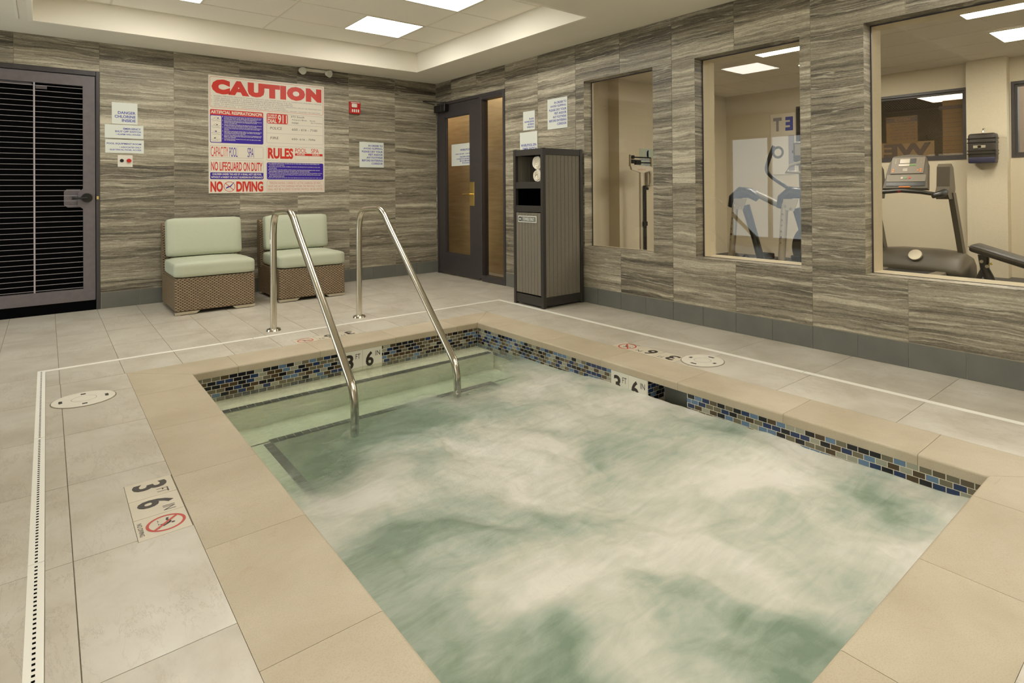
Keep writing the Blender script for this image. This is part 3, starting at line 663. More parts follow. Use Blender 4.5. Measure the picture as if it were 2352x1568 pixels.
t.l(t.ramp(ff, [(.05, srgb(116, 134, 113)), (.22, srgb(138, 152, 132)), (.40, srgb(162, 171, 154)), (.64, srgb(190, 190, 174)), (.95, srgb(214, 210, 198))]), b.inputs['Base Color'])
b.inputs['Roughness'].default_value = .45
t.bump(t.math('ADD', fine, f2), .25, .01)
tr = t.n('ShaderNodeBsdfTransparent'); tr.inputs[0].default_value = (.90, .925, .84, 1)
gl = t.n('ShaderNodeBsdfGlossy'); gl.inputs['Roughness'].default_value = .07
m1 = t.n('ShaderNodeMixShader'); lwt = t.n('ShaderNodeLayerWeight'); lwt.inputs[0].default_value = .5; t.l(t.math('ADD', .02, t.math('MULTIPLY', t.math('POWER', lwt.outputs['Facing'], 5), .7)), m1.inputs[0]); t.l(tr.outputs[0], m1.inputs[1]); t.l(gl.outputs[0], m1.inputs[2])
op = t.math('SUBTRACT', 1, t.math('MULTIPLY', ca, t.ramp(t.math('ADD', fine, t.math('MULTIPLY', t.math('SUBTRACT', f2, .5), .5)), [(.40, (.93, .93, .93, 1)), (.72, (.70, .70, .70, 1))])), clamp=True)
m2 = t.n('ShaderNodeMixShader'); t.l(op, m2.inputs[0]); t.l(m1.outputs[0], m2.inputs[1]); t.l(b.outputs[0], m2.inputs[2]); t.l(m2.outputs[0], out.inputs[0])
me.materials.append(wm)
wat = link('spa_water', me); tag(wat, 'milky green bubbling water churning white in the whirlpool', 'water', kind='stuff')
# greenish body of the water below the surface
mb = MB(); mb.box(PX0+.001, PX1-.001, PY0+.001, PY1-.001, SB+.001, -.192)
vm = bpy.data.materials.new('water_body'); vm.use_nodes = True; t = NT(vm); t.t.nodes.remove(t.b); tt = t.n('ShaderNodeBsdfTransparent'); t.l(tt.outputs[0], t.t.nodes['Material Output'].inputs[0])
va = t.n('ShaderNodeVolumeAbsorption'); va.inputs[0].default_value = (.52, .78, .68, 1); va.inputs[1].default_value = 1.0; t.l(va.outputs[0], t.t.nodes['Material Output'].inputs[1])
ob('water_depth', mb, vm, wat)
# ================================================================ louvred door (left)
d1 = link('door_1', None, None, (0, 0, 0), kind='structure')
mb = MB(); a, b, z = LD[0], LD[1], LD[3]
for bx in ((a, a+.03, 0, z), (b-.03, b, 0, z), (a+.03, b-.03, z-.045, z)): mb.box(bx[0], bx[1], -.006, .12, bx[2], bx[3], .003)
ob('door_frame', mb, MT['dmetal'], d1)
lx0, lx1, ox0, ox1, oz0, oz1 = a+.036, b-.036, -4.475, -3.772, .206, 2.144
mb = MB(); y0, y1 = .012, .056
for bx in ((lx0, ox0, .093, 2.244), (ox1, lx1, .093, 2.244), (ox0, ox1, .093, oz0), (ox0, ox1, oz1, 2.244)): mb.box(bx[0], bx[1], y0, y1, bx[2], bx[3])
mb.prism([(ox1+.001, 1.165), (ox1-.038, 1.125), (ox1-.038, 1.005), (ox1+.001, .968)], lambda u, v, h: (u, h, v), y0+.0004, y1)
leaf = ob('door_leaf', mb, MT['lmetal'], d1)
bl = MB(); bl.box(-(ox1-ox0)/2, (ox1-ox0)/2, -.018, -.011, -.0017, .0017); blm = bl.mesh('slat', MT['slatm'])
for i in range(40):
    zz = 2.118-.0486*i
    if zz > oz0: link('slat', blm, d1, ((ox0+ox1)/2, .035, zz))
mb = MB(); mb.box(-4.126, -4.114, .016, .03, oz0, oz1); ob('centre_bar', mb, MT['slatm'], d1)
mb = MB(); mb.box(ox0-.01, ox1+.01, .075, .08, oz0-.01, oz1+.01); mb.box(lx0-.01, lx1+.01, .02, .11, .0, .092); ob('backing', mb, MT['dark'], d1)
mb = MB(); mb.prism([(-3.912, 1.135), (-3.912, 1.01), (-3.885, .985), (-3.79, .985), (-3.79, 1.158), (-3.892, 1.158)], lambda u, v, h: (u, h, v), .055, .06); mb.box(-4.35, -4.135, .052, .058, 2.118, 2.143); mb.box(-4.11, -4.03, .052, .058, 2.092, 2.122)
ob('lock_plate', mb, MT['lmetal'], d1)
mb = MB(); mb.cyl((-3.744, .012, 1.076), (-3.744, -.016, 1.076), .044, .040, 28); mb.cyl((-3.744, -.01, 1.076), (-3.744, -.045, 1.076), .012, .012, 14); mb.tube([(-3.744, -.042, 1.076), (-3.80, -.045, 1.072), (-3.845, -.043, 1.074)], [.011, .009, .008]); mb.cyl((-3.857, -.043, 1.074), (-3.832, -.043, 1.074), .013, .013, 12)
ob('lever_handle', mb, MT['black'], d1)
mb = MB(); mb.box(-3.672, -3.655, -.0065, -.004, 1.06, 1.09); ob('strike_plate', mb, MT['brass'], d1)
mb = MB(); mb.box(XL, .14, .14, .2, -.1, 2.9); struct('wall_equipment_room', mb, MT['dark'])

# ================================================================ glass door with sidelight (right)
d2 = link('door_2', None, None, (0, 0, 0), kind='structure')
mb = MB(); fr = lambda m, y0, y1, z0, z1, x0=-.012, x1=.09, b=.003: m.box(x0, x1, y0, y1, z0, z1, b)
fr(mb, RD[0], RD[0]+.035, 0, 2.302); fr(mb, RD[1]-.02, RD[1], 0, 2.302); fr(mb, RD[0]+.035, RD[1]-.02, 2.262, 2.302); fr(mb, -1.137, -1.085, 0.03, 2.262); fr(mb, RD[0]+.035, -1.137, 0, .072); fr(mb, RD[0]+.035, -1.137, 2.228, 2.262)
ob('door_frame', mb, MT['dmetal'], d2)
mb = MB(); gy0, gy1, gz0, gz1 = -.858, -.25, .281, 2.094
for q4 in ((-1.078, gy0, .012, 2.255), (gy1, -.07, .012, 2.255), (gy0, gy1, .012, gz0), (gy0, gy1, gz1, 2.255)): mb.box(-.004, .044, *q4)
for q4 in ((gy0, gy0+.012, gz0, gz1), (gy1-.012, gy1, gz0, gz1), (gy0, gy1, gz0, gz0+.012), (gy0, gy1, gz1-.012, gz1)): mb.box(.004, .036, *q4)
ob('door_leaf', mb, MT['dmetal'], d2)
mb = MB(); mb.box(.018, .024, gy0, gy1, gz0, gz1); mb.box(.03, .036, -1.592, -1.13, .07, 2.235); ob('pane', mb, glass_mat('door_glass', (.95, .93, .88, 1), .6), d2)
mb = MB(); mb.box(-.014, -.004, -.972, -.865, .92, 1.222, .003); mb.cyl((-.012, -.918, 1.068), (-.06, -.918, 1.068), .011, .011, 12); mb.tube([(-.058, -.925, 1.068), (-.062, -.86, 1.07), (-.058, -.77, 1.066)], [.012, .010, .008]); ob('lever_handle', mb, MT['brass'], d2)
mb = MB(); mb.box(-.075, -.012, -.36, -.075, 2.165, 2.262, .006); ob('door_closer', mb, MT['black'], d2)
mb = MB(); mb.tube([(-.05, -.33, 2.285), (-.30, -.20, 2.29), (-.06, -.06, 2.28)], .006, 8); mb.cyl((-.05, -.33, 2.255), (-.05, -.33, 2.295), .012, n=10); mb.tube([(-.078, -.27, 2.17), (-.078, -.27, 2.26)], .004, 6); ob('closer_arm', mb, MT['black'], d2)
# corridor behind the glass door
mb = MB(); mb.box(.50, .55, -1.70, 7.5, 0, 2.7); mb.box(.14, .5, 7.4, 7.5, 0, 2.7); c_w = struct('wall_corridor', mb, MT['wood'])
mb = MB(); mb.box(.135, .55, -1.75, -1.65, 0, 2.7); mb.box(.106, .14, .14, 7.5, 0, 2.7); ob('wall_return', mb, MT['wood'], c_w)
mb = MB(); mb.box(.1, .55, -1.75, 7.5, 2.62, 2.7); struct('ceiling_corridor', mb, MT['gceil'])
mb = MB(); mb.box(.004, .55, -1.7, 7.5, -.05, -.002); struct('floor_corridor', mb, MT['floor'])
for yy, lb in ((-1.0, 'ceiling light panel behind the narrow glass sidelight'), (-.2, 'ceiling light panel right behind the glass door leaf'), (.7, 'ceiling light panel of the corridor beyond the glass door'), (2.6, 'ceiling light panel farthest along the corridor')):
    t = thing('ceiling_light', lb, 'ceiling light', (.31, yy, 2.62), group='corridor ceiling lights')  # unseen panels added to brighten the corridor wood evenly
    m = MB(); m.box(-.12, .12, -.2, .2, -.006, 0); ob('diffuser', m, MT['cfill'], t)

# ================================================================ signs
def sign(name, label, mode, a0, a1, z0, z1, lines, mat='sign', group='blue lettered white wall signs', th=.005, surf=0.0, vis=True):
    """lines: (text, right edge margin, z, height, width)"""
    c = (a0+a1)/2; w = abs(a1-a0); h = z1-z0
    if mode == 'B': O = Vector((min(a0, a1), surf-.001, z0)); R = Vector((1, 0, 0)); N = Vector((0, -1, 0))
    else: O = Vector((surf-.001, max(a0, a1), z0)); R = Vector((0, -1, 0)); N = Vector((-1, 0, 0))
    t = thing(name, label, 'sign', O, group=group)
    m = MB(); p0 = R*0+N*0; p1 = R*w+N*th
    m.box(min(p0.x, p1.x), max(p0.x, p1.x), min(p0.y, p1.y), max(p0.y, p1.y), 0, h, .0012); ob('board', m, MT[mat], t)
    m = MB()
    for s, rx, zz, hh, ww in lines: text(m, s, N*(th+.0006), R, (0, 0, 1), w-rx, zz, w=ww, h=hh, align='R', bold=.026)
    ob('lettering', m, MT['ink'], t); return t
sign('wall_sign', 'DANGER CHLORINE INSIDE sign, topmost beside the louvred door', 'B', -3.553, -3.347, 1.799, 2.011, [('DANGER', .016, .098, .028, .142), ('CHLORINE', .016, .060, .028, .168), ('INSIDE', .016, .022, .028, .11)])
sign('wall_sign', 'EMERGENCY SHUT OFF SWITCH sign under the chlorine sign', 'B', -3.608, -3.299, 1.658, 1.791, [('EMERGENCY', .022, .086, .019, .142), ('SHUT OFF SWITCH', .022, .058, .019, .208), ('• ALARM WILL SOUND', .022, .032, .015, .20)])
sign('wall_sign', 'POOL EQUIPMENT ROOM sign, lowest of three beside the louvred door', 'B', -3.605, -3.296, 1.512, 1.645, [('POOL EQUIPMENT ROOM', .022, .082, .019, .275), ('• ASSOCIATES ONLY', .022, .052, .014, .175), ('•ELECTRICAL PANEL ACCESS', .022, .026, .014, .255)])
dry = ['IN ORDER TO', 'AVOID SLIPPING,', 'PLEASE DRY YOUR', 'FEET AND/OR', 'ANY FOOTWEAR', 'BEFORE ENTERING', 'CORRIDOR']; dw = [.19, .255, .275, .19, .215, .275, .15]
sign('wall_sign', 'IN ORDER TO AVOID SLIPPING sign on the wall right of the red alarm', 'B', -1.078, -.759, 1.417, 1.737, [(s, .014, .262-.0375*i, .025, w) for i, (s, w) in enumerate(zip(dry, dw))])
sign('wall_sign', 'IN ORDER TO AVOID SLIPPING sign beside the first interior window', 'R', -2.405, -2.724, 1.757, 2.078, [(s, .014, .262-.0375*i, .025, w) for i, (s, w) in enumerate(zip(dry, dw))])
sign('wall_sign', 'small PLEASE SHOWER BEFORE ENTERING WHIRLPOOL sign above the towel cabinet', 'R', -1.977, -2.188, 1.781, 1.991, [('PLEASE', .014, .112, .02, .085), ('SHOWER BEFORE', .014, .082, .02, .17), ('ENTERING', .014, .052, .02, .11), ('WHIRLPOOL', .014, .022, .02, .125)])
sign('wall_sign', 'WHIRLPOOL SPA TIMER SWITCH sign half hidden behind the towel cabinet', 'R', -1.915, -2.229, 1.50, 1.761, [('WHIRLPOOL SPA', .014, .10, .03, .28), ('TIMER SWITCH', .014, .058, .03, .25)])
gs = sign('door_sign', 'WHIRLPOOL hours sign behind the glass of the dark framed door', 'R', -.385, -.857, 1.437, 1.722, [('WHIRLPOOL', .012, .19, .026, .24), ('OPEN 5:00 AM - 11:00 PM', .012, .145, .014, .36), ('CHILDREN UNDER', .012, .105, .018, .25), ('14 YEARS OF AGE MUST', .012, .078, .018, .33), ('BE ACCOMPANIED', .012, .051, .018, .25), ('BY AN ADULT', .012, .024, .018, .19)], group='door signs', surf=.018, th=.003)
# ---- the big caution board
cb = thing('caution_board', 'large white CAUTION rules board with red and violet print above the chairs', 'sign', (-2.7285, -.001, 1.107))
m = MB(); m.box(0, 1.217, -.006, 0, 0, 1.274, .0015); ob('board', m, MT['sign2'], cb)
R, U = (1, 0, 0), (0, 0, 1); mats = [MT['sign2'], MT['red'], MT['navy'], MT['grey'], MT['pen'], MT['pink']]
def LY(k): return (0, -.0062-.0005*k, 0)
m = MB()
outline(m, LY(1), R, U, .014, 1.203, .925, 1.257, .016, .0028, 1)
text(m, 'CAUTION', LY(1), R, U, .030, 1.072, w=1.155, h=.162, bold=.095, m=1, spacing=1.22)
for i, (n, s, w) in enumerate([('1.', 'ELDERLY PERSONS, PREGNANT WOMEN, INFANTS AND THOSE WITH HEALTH CONDITIONS REQUIRING MEDICAL', 1.135), ('', 'CARE SHOULD CONSULT WITH A PHYSICIAN BEFORE ENTERING THE SPA.', .80), ('2.', 'UNSUPERVISED USE BY CHILDREN UNDER THE AGE OF 14 IS PROHIBITED.', .81), ('3.', 'HOT WATER IMMERSION WHILE UNDER THE INFLUENCE OF ALCOHOL, NARCOTICS, DRUGS OR MEDICINES MAY', 1.135), ('', 'LEAD TO SERIOUS CONSEQUENCES AND IS NOT RECOMMENDED.', .73), ('4.', 'DO NOT USE ALONE.   5.  LONG EXPOSURE MAY RESULT IN HYPERTHERMIA, NAUSEA, DIZZINESS OR FAINTING.', 1.12)]):
    y = 1.042-.0215*i
    if n: text(m, n, LY(1), R, U, .026, y, w=.012, h=.015, m=3)
    text(m, s, LY(1), R, U, .052, y, w=w, h=.0155, m=3)
flat(m, LY(1), R, U, rrect(.014, .540, .545, .905, .014), 2); flat(m, LY(2), R, U, rrect(.014, .540, .848, .905, .014), 1); flat(m, LY(3), R, U, [(.014, .846), (.54, .846), (.54, .862), (.014, .862)], 1)
text(m, 'ARTIFICIAL RESPIRATION/CPR', LY(4), R, U, .022, .859, w=.51, h=.036, bold=.03, m=0)
flat(m, LY(2), R, U, rrect(.020, .122, .553, .838, .01), 0)
for k in range(4):   # little resuscitation sketches
    y = .79-.072*k
    for sg in ([(0, 0), (.03, .012), (.06, .004), (.085, .012)], [(.02, .02), (.045, .03), (.055, .014)], [(.01, -.012), (.05, -.008), (.09, -.014)]):
        m.cur = 4
        for (x0_, y0_), (x1_, y1_) in zip(sg, sg[1:]): flat(m, LY(4), R, U, [(.026+x0_, y+y0_), (.026+x1_, y+y1_), (.026+x1_, y+y1_+.0022), (.026+x0_, y+y0_+.0022)], 4)
    flat(m, LY(4), R, U, circ(.09-.01*k, y+.022, .007, 10), 4 if k % 2 else 2)
cpr = [['1', 'PLACE VICTIM ON HIS OR HER BACK, TILT HEAD BACK AND LIFT CHIN', 'TO OPEN THE AIRWAY. LOOK, LISTEN AND FEEL FOR BREATHING FOR', 'FIVE SECONDS. CALL FOR HELP IF THERE IS NO BREATHING'], ['2', 'PINCH NOSE SHUT AND GIVE TWO FULL BREATHS WHILE YOU MAINTAIN AN', 'AIRTIGHT SEAL WITH YOUR MOUTH ON THE MOUTH OF VICTIM', 'WATCH THE CHEST RISE'], ['3', 'CHECK THE PULSE AT THE SIDE OF THE NECK FOR FIVE TO TEN SECONDS', 'IF THERE IS PULSE GIVE ONE BREATH EVERY FIVE SECONDS'], ['4', 'IF NO PULSE, PLACE HEEL OF HAND ON THE LOWER HALF OF BREASTBONE', 'AND PUT THE OTHER HAND ON TOP, SHOULDERS OVER HANDS, ARMS', 'STRAIGHT'], ['5', 'PRESS DOWN AND RELEASE FIFTEEN TIMES AT A STEADY RATE FOR ADULTS', 'FOR CHILD USE THE HEEL OF ONE HAND. FOR INFANT USE FINGERS', 'ALWAYS KEEP CONTACT WITH THE CHEST'], ['6', 'GIVE TWO FULL BREATHS AND REPEAT THE CYCLE OF COMPRESSIONS AND', 'BREATHS. CHECK PULSE AFTER ONE MINUTE AND EVERY FEW MINUTES', 'UNTIL HELP ARRIVES'], ['7', 'CONTINUE WITHOUT INTERRUPTION UNTIL HELP OR AMBULANCE COMES', 'OR VICTIM REVIVES.']]
y = .826
for blk in cpr:
    text(m, blk[0], LY(2), R, U, .130, y, w=.006, h=.012, m=0, bold=.02)
    for s in blk[1:]:
        text(m, s, LY(2), R, U, .148, y, w=min(.375, .0062*len(s)), h=.0098, m=0, bold=.012); y -= .0129
    y -= .0035
outline(m, LY(1), R, U, .014, .540, .385, .517, .012, .002, 3)
text(m, 'CAPACITY', LY(1), R, U, .022, .396, w=.165, h=.108, m=1, bold=.0); text(m, 'POOL', LY(1), R, U, .198, .396, w=.078, h=.106, m=2); text(m, 'SPA', LY(1), R, U, .378, .396, w=.062, h=.106, m=2)
flat(m, LY(1), R, U, [(.279, .387), (.2805, .387), (.2805, .515), (.279, .515)], 3); flat(m, LY(1), R, U, [(.443, .387), (.4445, .387), (.4445, .515), (.443, .515)], 3)
outline(m, LY(1), R, U, .014, .540, .152, .360, .012, .002, 3)
text(m, 'NO LIFEGUARD ON DUTY', LY(1), R, U, .024, .243, w=.505, h=.098, m=1, bold=.02)
flat(m, LY(1), R, U, rrect(.014, .540, .152, .226, .012), 2)
text(m, 'CHILDREN UNDER THE AGE OF 14 SHALL NOT USE POOL', LY(2), R, U, .034, .196, w=.487, h=.022, m=0, bold=.03); text(m, 'WITHOUT A PARENT OR ADULT GUARDIAN IN ATTENDANCE', LY(2), R, U, .022, .163, w=.51, h=.022, m=0, bold=.03)
text(m, 'NO', LY(1), R, U, .016, .014, w=.118, h=.116, m=1, bold=.045); text(m, 'DIVING', LY(1), R, U, .264, .014, w=.272, h=.116, m=1, bold=.045)
ringstrip(m, LY(1), R, U, circ(.198, .072, .056, 40), circ(.198, .072, .051, 40), 1); flat(m, LY(2), R, U, [(.156, .108), (.160, .112), (.240, .036), (.236, .032)], 1)
flat(m, LY(1), R, U, [(.165, .048), (.185, .06), (.21, .07), (.245, .12), (.238, .118), (.206, .082), (.182, .074), (.162, .058)], 2)
outline(m, LY(1), R, U, .575, 1.203, .568, .905, .014, .002, 3)
flat(m, LY(1), R, U, rrect(.578, .802, .790, .903, .014), 1)
text(m, 'IN CASE OF', LY(2), R, U, .586, .874, w=.098, h=.02, m=0, bold=.03); text(m, 'EMERGENCY', LY(2), R, U, .586, .848, w=.098, h=.02, m=0, bold=.03); text(m, 'DIAL', LY(2), R, U, .586, .797, w=.098, h=.044, m=0, bold=.03); text(m, '911', LY(2), R, U, .695, .797, w=.098, h=.098, m=0, bold=.02)
for yy in (.785, .678): flat(m, LY(1), R, U, [(.577, yy), (1.201, yy), (1.201, yy+.002), (.577, yy+.002)], 3)
for s, x, y, w, h in (('373 South', .835, .872, .15, .022), ('Airport Blvd, ', .845, .836, .17, .02), ('94080', .845, .802, .075, .018), ('South', 1.05, .842, .06, .014), ('San Francisco', 1.06, .818, .135, .013), ('POLICE', .612, .722, .125, .03), ('650 - 616 - 7100', .848, .722, .285, .026), ('FIRE', .615, .612, .085, .028), ('650- 616 - 7096', .845, .612, .265, .022)):
    text(m, s, LY(1), R, U, x, y, w=w, h=h, m=4, shear=.08)
outline(m, LY(1), R, U, .575, 1.203, .365, .532, .014, .002, 3)
text(m, 'RULES', LY(1), R, U, .587, .389, w=.273, h=.124, m=1, bold=.045); text(m, 'POOL', LY(1), R, U, .882, .467, w=.128, h=.050, m=1); text(m, 'SPA', LY(1), R, U, 1.062, .467, w=.09, h=.050, m=1)
flat(m, LY(1), R, U, [(.88, .432), (1.195, .432), (1.195, .458), (.88, .458)], 1); text(m, 'HOURS', LY(2), R, U, .905, .436, w=.085, h=.018, m=0, bold=.03); text(m, 'HOURS', LY(2), R, U, 1.075, .436, w=.085, h=.018, m=0, bold=.03)
outline(m, LY(1), R, U, .88, 1.195, .385, .432, .004, .0015, 5); flat(m, LY(1), R, U, [(1.036, .386), (1.0375, .386), (1.0375, .432), (1.036, .432)], 5)
flat(m, LY(1), R, U, rrect(.575, 1.203, .152, .345, .014), 2)
rl = [('1.ALL PERSONS USING POOL OR SPA DO SO AT OWN RISK. WE ARE NOT RESPONSIBLE FOR', 0), ('ACCIDENTS OR INJURIES.', 1), ('2.NO GLASS, ALCOHOL, FOOD, ANIMALS, RUNNING OR ROUGH PLAY ALLOWED IN POOL, SPA', 0), ('OR ON DECK.', 1), ('3.POOL AND SPA USE PROHIBITED AFTER HOURS. SHOWER BEFORE ENTERING POOL OR SPA.', 0), ('MANAGEMENT RESERVES THE RIGHT TO DENY USE TO ANYONE ANYTIME.', 1), ('4.DO NOT USE POOL OR SPA IF YOU HAVE DIARRHEA, OR HAVE HAD ACTIVE DIARRHEA WITHIN', 0), ('THE PREVIOUS 14 DAYS. DO NOT SWALLOW POOL OR SPA WATER. PEOPLE WITH LONG HAIR', 1), ('MUST WEAR BATHING CAP.', 1), ('5.DO NOT USE BODY LOTIONS, OILS AND MINERALS IN POOL OR SPA (MAX SPA TEMP. 104°).', 0)]
for i, (s, k) in enumerate(rl): text(m, s, LY(2), R, U, .588+.012*k, .328-.0182*i, w=.0074*len(s), h=.0112, m=0, bold=.014)
outline(m, LY(1), R, U, .575, 1.203, .012, .134, .012, .002, 5)
for i, s in enumerate(['PERSONS HAVING CURRENTLY ACTIVE DIARRHEA OR WHO', 'HAVE HAD ACTIVE DIARRHEA WITHIN THE PREVIOUS 14 DAYS', 'SHALL NOT BE ALLOWED TO ENTER THE POOL OR SPA WATER']): text(m, s, LY(1), R, U, .889, .098-.036*i, w=(.57, .60, .605)[i], h=.027, align='C', m=5)
ob('lettering', m, mats, cb)
# ---- wall devices
t = thing('stop_button_plate', 'small white switch plate with black and red buttons by the louvred door', 'switch', (-3.448, -.002, 1.434))
m = MB(); m.box(-.06, .06, -.008, .002, -.059, .059, .003); ob('plate', m, MT['white'], t)
m = MB(); m.cyl((-.027, -.006, .004), (-.027, -.018, .004), .017, .015, 20); ob('black_button', m, MT['black'], t, label='black button')
m = MB(); m.cyl((.029, -.006, .004), (.029, -.026, .004), .016, .016, 20); m.cyl((.029, -.024, .004), (.029, -.032, .004), .020, .018, 20); ob('red_button', m, MT['redp'], t, label='red button')
t = thing('fire_alarm', 'red fire alarm strobe on the stone wall right of the board', 'fire alarm', (-1.143, -.002, 2.153))
m = MB(); m.box(-.066, .066, -.045, .002, -.074, .074, .006); ob('housing', m, MT['redp'], t)
m = MB(); m.box(-.05, .02, -.062, -.044, .0, .05, .008); ob('strobe', m, MT['white'], t, label='clear white strobe')
m = MB()
for k in range(4): m.box(-.045+.025*k, -.03+.025*k, -.0465, -.0445, -.055, -.02)
m.box(-.055, .055, -.0465, -.0445, .058, .066); ob('marking', m, MT['sign'], t)
t = thing('emergency_light', 'white twin head emergency light mounted under the ceiling above the board', 'emergency lamp', (-1.64, -.002, 2.548))
m = MB(); m.box(-.13, .13, -.05, .002, -.008, .022, .006); m.box(-.15, .15, -.03, .002, .005, .024, .005); ob('housing', m, MT['white'], t)
for sx in (-1, 1):
    m = MB(); a = Vector((sx*.150, -.045, -.012)); d = Vector((sx*-.25 if sx < 0 else .55, -1, -.25)).normalized(); m.cyl(a-d*.005, a+d*.045, .028, .044, 24); lamp = ob('lamp_head', m, MT['white'], t)
    m = MB(); m.cyl(a+d*.0452, a+d*.047, .037, .037, 24, smooth=False); m.cyl(a+d*.047, a+d*.049, .010, .010, 12); ob('lens', m, MT['sign'], lamp)

# ================================================================ wicker chairs
def cushion(name, parent, x0, x1, y0, y1, z0, z1, r, puff, tilt=0):
    bm = bmesh.new(); bmesh.ops.create_cube(bm, size=1)
    bmesh.ops.subdivide_edges(bm, edges=bm.edges[:], cuts=9, use_grid_fill=True)
    w, d, h = x1-x0, y1-y0, z1-z0
    for v in bm.verts:
        p = Vector((v.co.x*w, v.co.y*d, v.co.z*h)); q = Vector((max(-w/2+r, min(w/2-r, p.x)), max(-d/2+r, min(d/2-r, p.y)), max(-h/2+r, min(h/2-r, p.z)))); e = p-q
        if e.length > 1e-6: p = q+e.normalized()*min(r, e.length*1.0 if max(abs(e.x), abs(e.y), abs(e.z)) < r*.999 else r)
        u, v_, k = p.x/w*2, p.y/d*2, p.z/h*2
        if h < d: p.z += puff*(1-u*u)*(1-v_*v_)*(1 if k > 0 else 0); p.z += .003*noise.noise(Vector((p.x*6, p.y*6, z0*9)))
        else: p.y -= puff*(1-u*u)*(1-k*k)*(1 if v_ < 0 else 0)
        v.co = p
    me = bpy.data.meshes.new(name); bm.to_mesh(me); bm.free(); me.materials.append(MT['fabric'])
    me.polygons.foreach_set('use_smooth', [True]*len(me.polygons))
    o = link(name, me, parent, ((x0+x1)/2, (y0+y1)/2, (z0+z1)/2)); o.rotation_euler.x = tilt; return o
def chair(label, x, y):
    t = thing('lounge_chair', label, 'chair', (x, y, 0), group='armless wicker lounge chairs')
    m = MB(); m.box(-.33, .33, 0, .80, .032, .335, .010); ob('seat_base', m, MT['wicker'], t)
    m = MB(); m.prism([(.66, .30), (.795, .30), (.80, .80), (.765, .815), (.70, .80)], lambda u, v, h: (h, u, v), -.338, .338); ob('backrest', m, MT['wicker'], t)
    cushion('seat_cushion', t, -.338, .338, -.012, .62, .334, .478, .038, .018)
    cushion('back_cushion', t, -.328, .328, .49, .635, .487, .862, .035, .012, math.radians(-7))
    for sx in (-1, 1):
        for yy in (.0, .70):
            m = MB(); p = [(-.33, .030), (-.33, .006), (-.165, .006), (-.135, .030)]; p = p if sx < 0 else [(-a, b) for a, b in p][::-1]
            m.prism(p, lambda u, v, h: (u, h, v), yy, yy+.06); m.box(sx*.32-.02*sx-.01, sx*.30+.01, yy+.01, yy+.05, 0, .008)
            ob('foot', m, MT['silver'], t, label='silver foot')
    return t
c1 = chair('brown wicker lounge chair with sage cushions, nearer the louvred door', -2.832, -.915)
c2 = dup(c1, (-1.945, -.905, 0), 'brown wicker lounge chair with sage cushions, partly behind the left handrail')

# ================================================================ pool handrails
def rail(label, x, y):
    t = thing('handrail', label, 'handrail', (x, y, 0), group='stainless steel whirlpool handrails')
    m = MB(); pts = [(0, 0, .004), (0, -.003, .35), (0, -.008, .72), (0, -.014, .82), (0, -.035, .90), (0, -.09, .948), (0, -.17, .962), (0, -.37, .972), (0, -.45, .965), (0, -.52, .93), (0, -.585, .87), (0, -.70, .765), (0, -1.28, .258), (0, -1.55, .022), (0, -1.625, -.05), (0, -1.655, -.13), (0, -1.662, -.22), (0, -1.662, -.337)]
    m.tube(bez(pts, 5), .0245, 20); ob('rail_tube', m, MT['steel'], t)
    m = MB(); m.cyl((0, 0, 0), (0, 0, .014), .055, .050, 28); m.cyl((0, 0, .014), (0, 0, .022), .036, .030, 28); ob('base_flange', m, MT['steel'], t)
    return t
r1 = rail('left stainless handrail, standing before the farther wicker chair', -2.655, -2.108)
r2 = dup(r1, (-1.943, -2.096, 0), 'right stainless handrail, standing nearer the glass door')
m = MB(); m.box(-.0256, -.020, -.014, .006, .70, .735); ob('sticker', m, MT['grid'], r1)

# ================================================================ towel cabinet
BX, BY0, BY1, BZ = -.535, -2.965, -2.500, 1.516
t = thing('towel_cabinet', 'tall dark slatted towel cabinet standing by the window wall', 'cabinet', (BX, BY0, 0)); X1, Y1 = .515, .465
def part(name, boxes, mat, parent=t, b=.0015, **k):
    m = MB()
    for q6 in boxes: m.box(*q6, b)
    return ob(name, m, mat, parent, **k)
pw = .036
part('corner_post', [(0, pw, 0, pw, 0, BZ)], MT['binf']); part('corner_post', [(X1-pw, X1, 0, pw, 0, BZ)], MT['binf']); part('corner_post', [(0, pw, Y1-pw, Y1, 0, BZ)], MT['binf']); part('corner_post', [(X1-pw, X1, Y1-pw, Y1, 0, BZ)], MT['binf'])
for q6 in [(.004, pw, pw, Y1-pw, 1.452, BZ-.004), (.004, pw, pw, Y1-pw, 1.132, 1.195), (.004, pw, pw, Y1-pw, .905, .966), (.006, pw, pw, Y1-pw, .018, .105)]: part('rail', [q6], MT['binf'])
for q6 in [(pw, X1-pw, .004, pw, 1.452, BZ-.004), (pw, X1-pw, .004, pw, .018, .10), (pw, X1-pw, Y1-pw, Y1-.004, 1.452, BZ-.004), (pw, X1-pw, Y1-pw, Y1-.004, .018, .10)]: part('rail', [q6], MT['binf'])
part('shelf', [(.01, X1-.01, pw-.01, Y1-pw+.01, 1.17, 1.192)], MT['slat']); part('top_panel', [(.01, X1-.01, .012, Y1-.012, 1.47, 1.496)], MT['binf'])
part('back_panel', [(X1-.02, X1-.008, pw-.01, Y1-pw+.01, .06, 1.49)], MT['slat']); part('bottom_panel', [(.02, X1-.02, .02, Y1-.02, .03, .05)], MT['binf'])
part('inner_bin', [(.04, X1-.03, .02, .028, .10, 1.165), (.04, X1-.03, Y1-.028, Y1-.02, .10, 1.165), (X1-.034, X1-.03, .02, Y1-.02, .10, 1.165), (.045, X1-.03, .02, Y1-.02, .86, .865)], MT['dark'])
n = 9; w = (X1-2*pw)/n
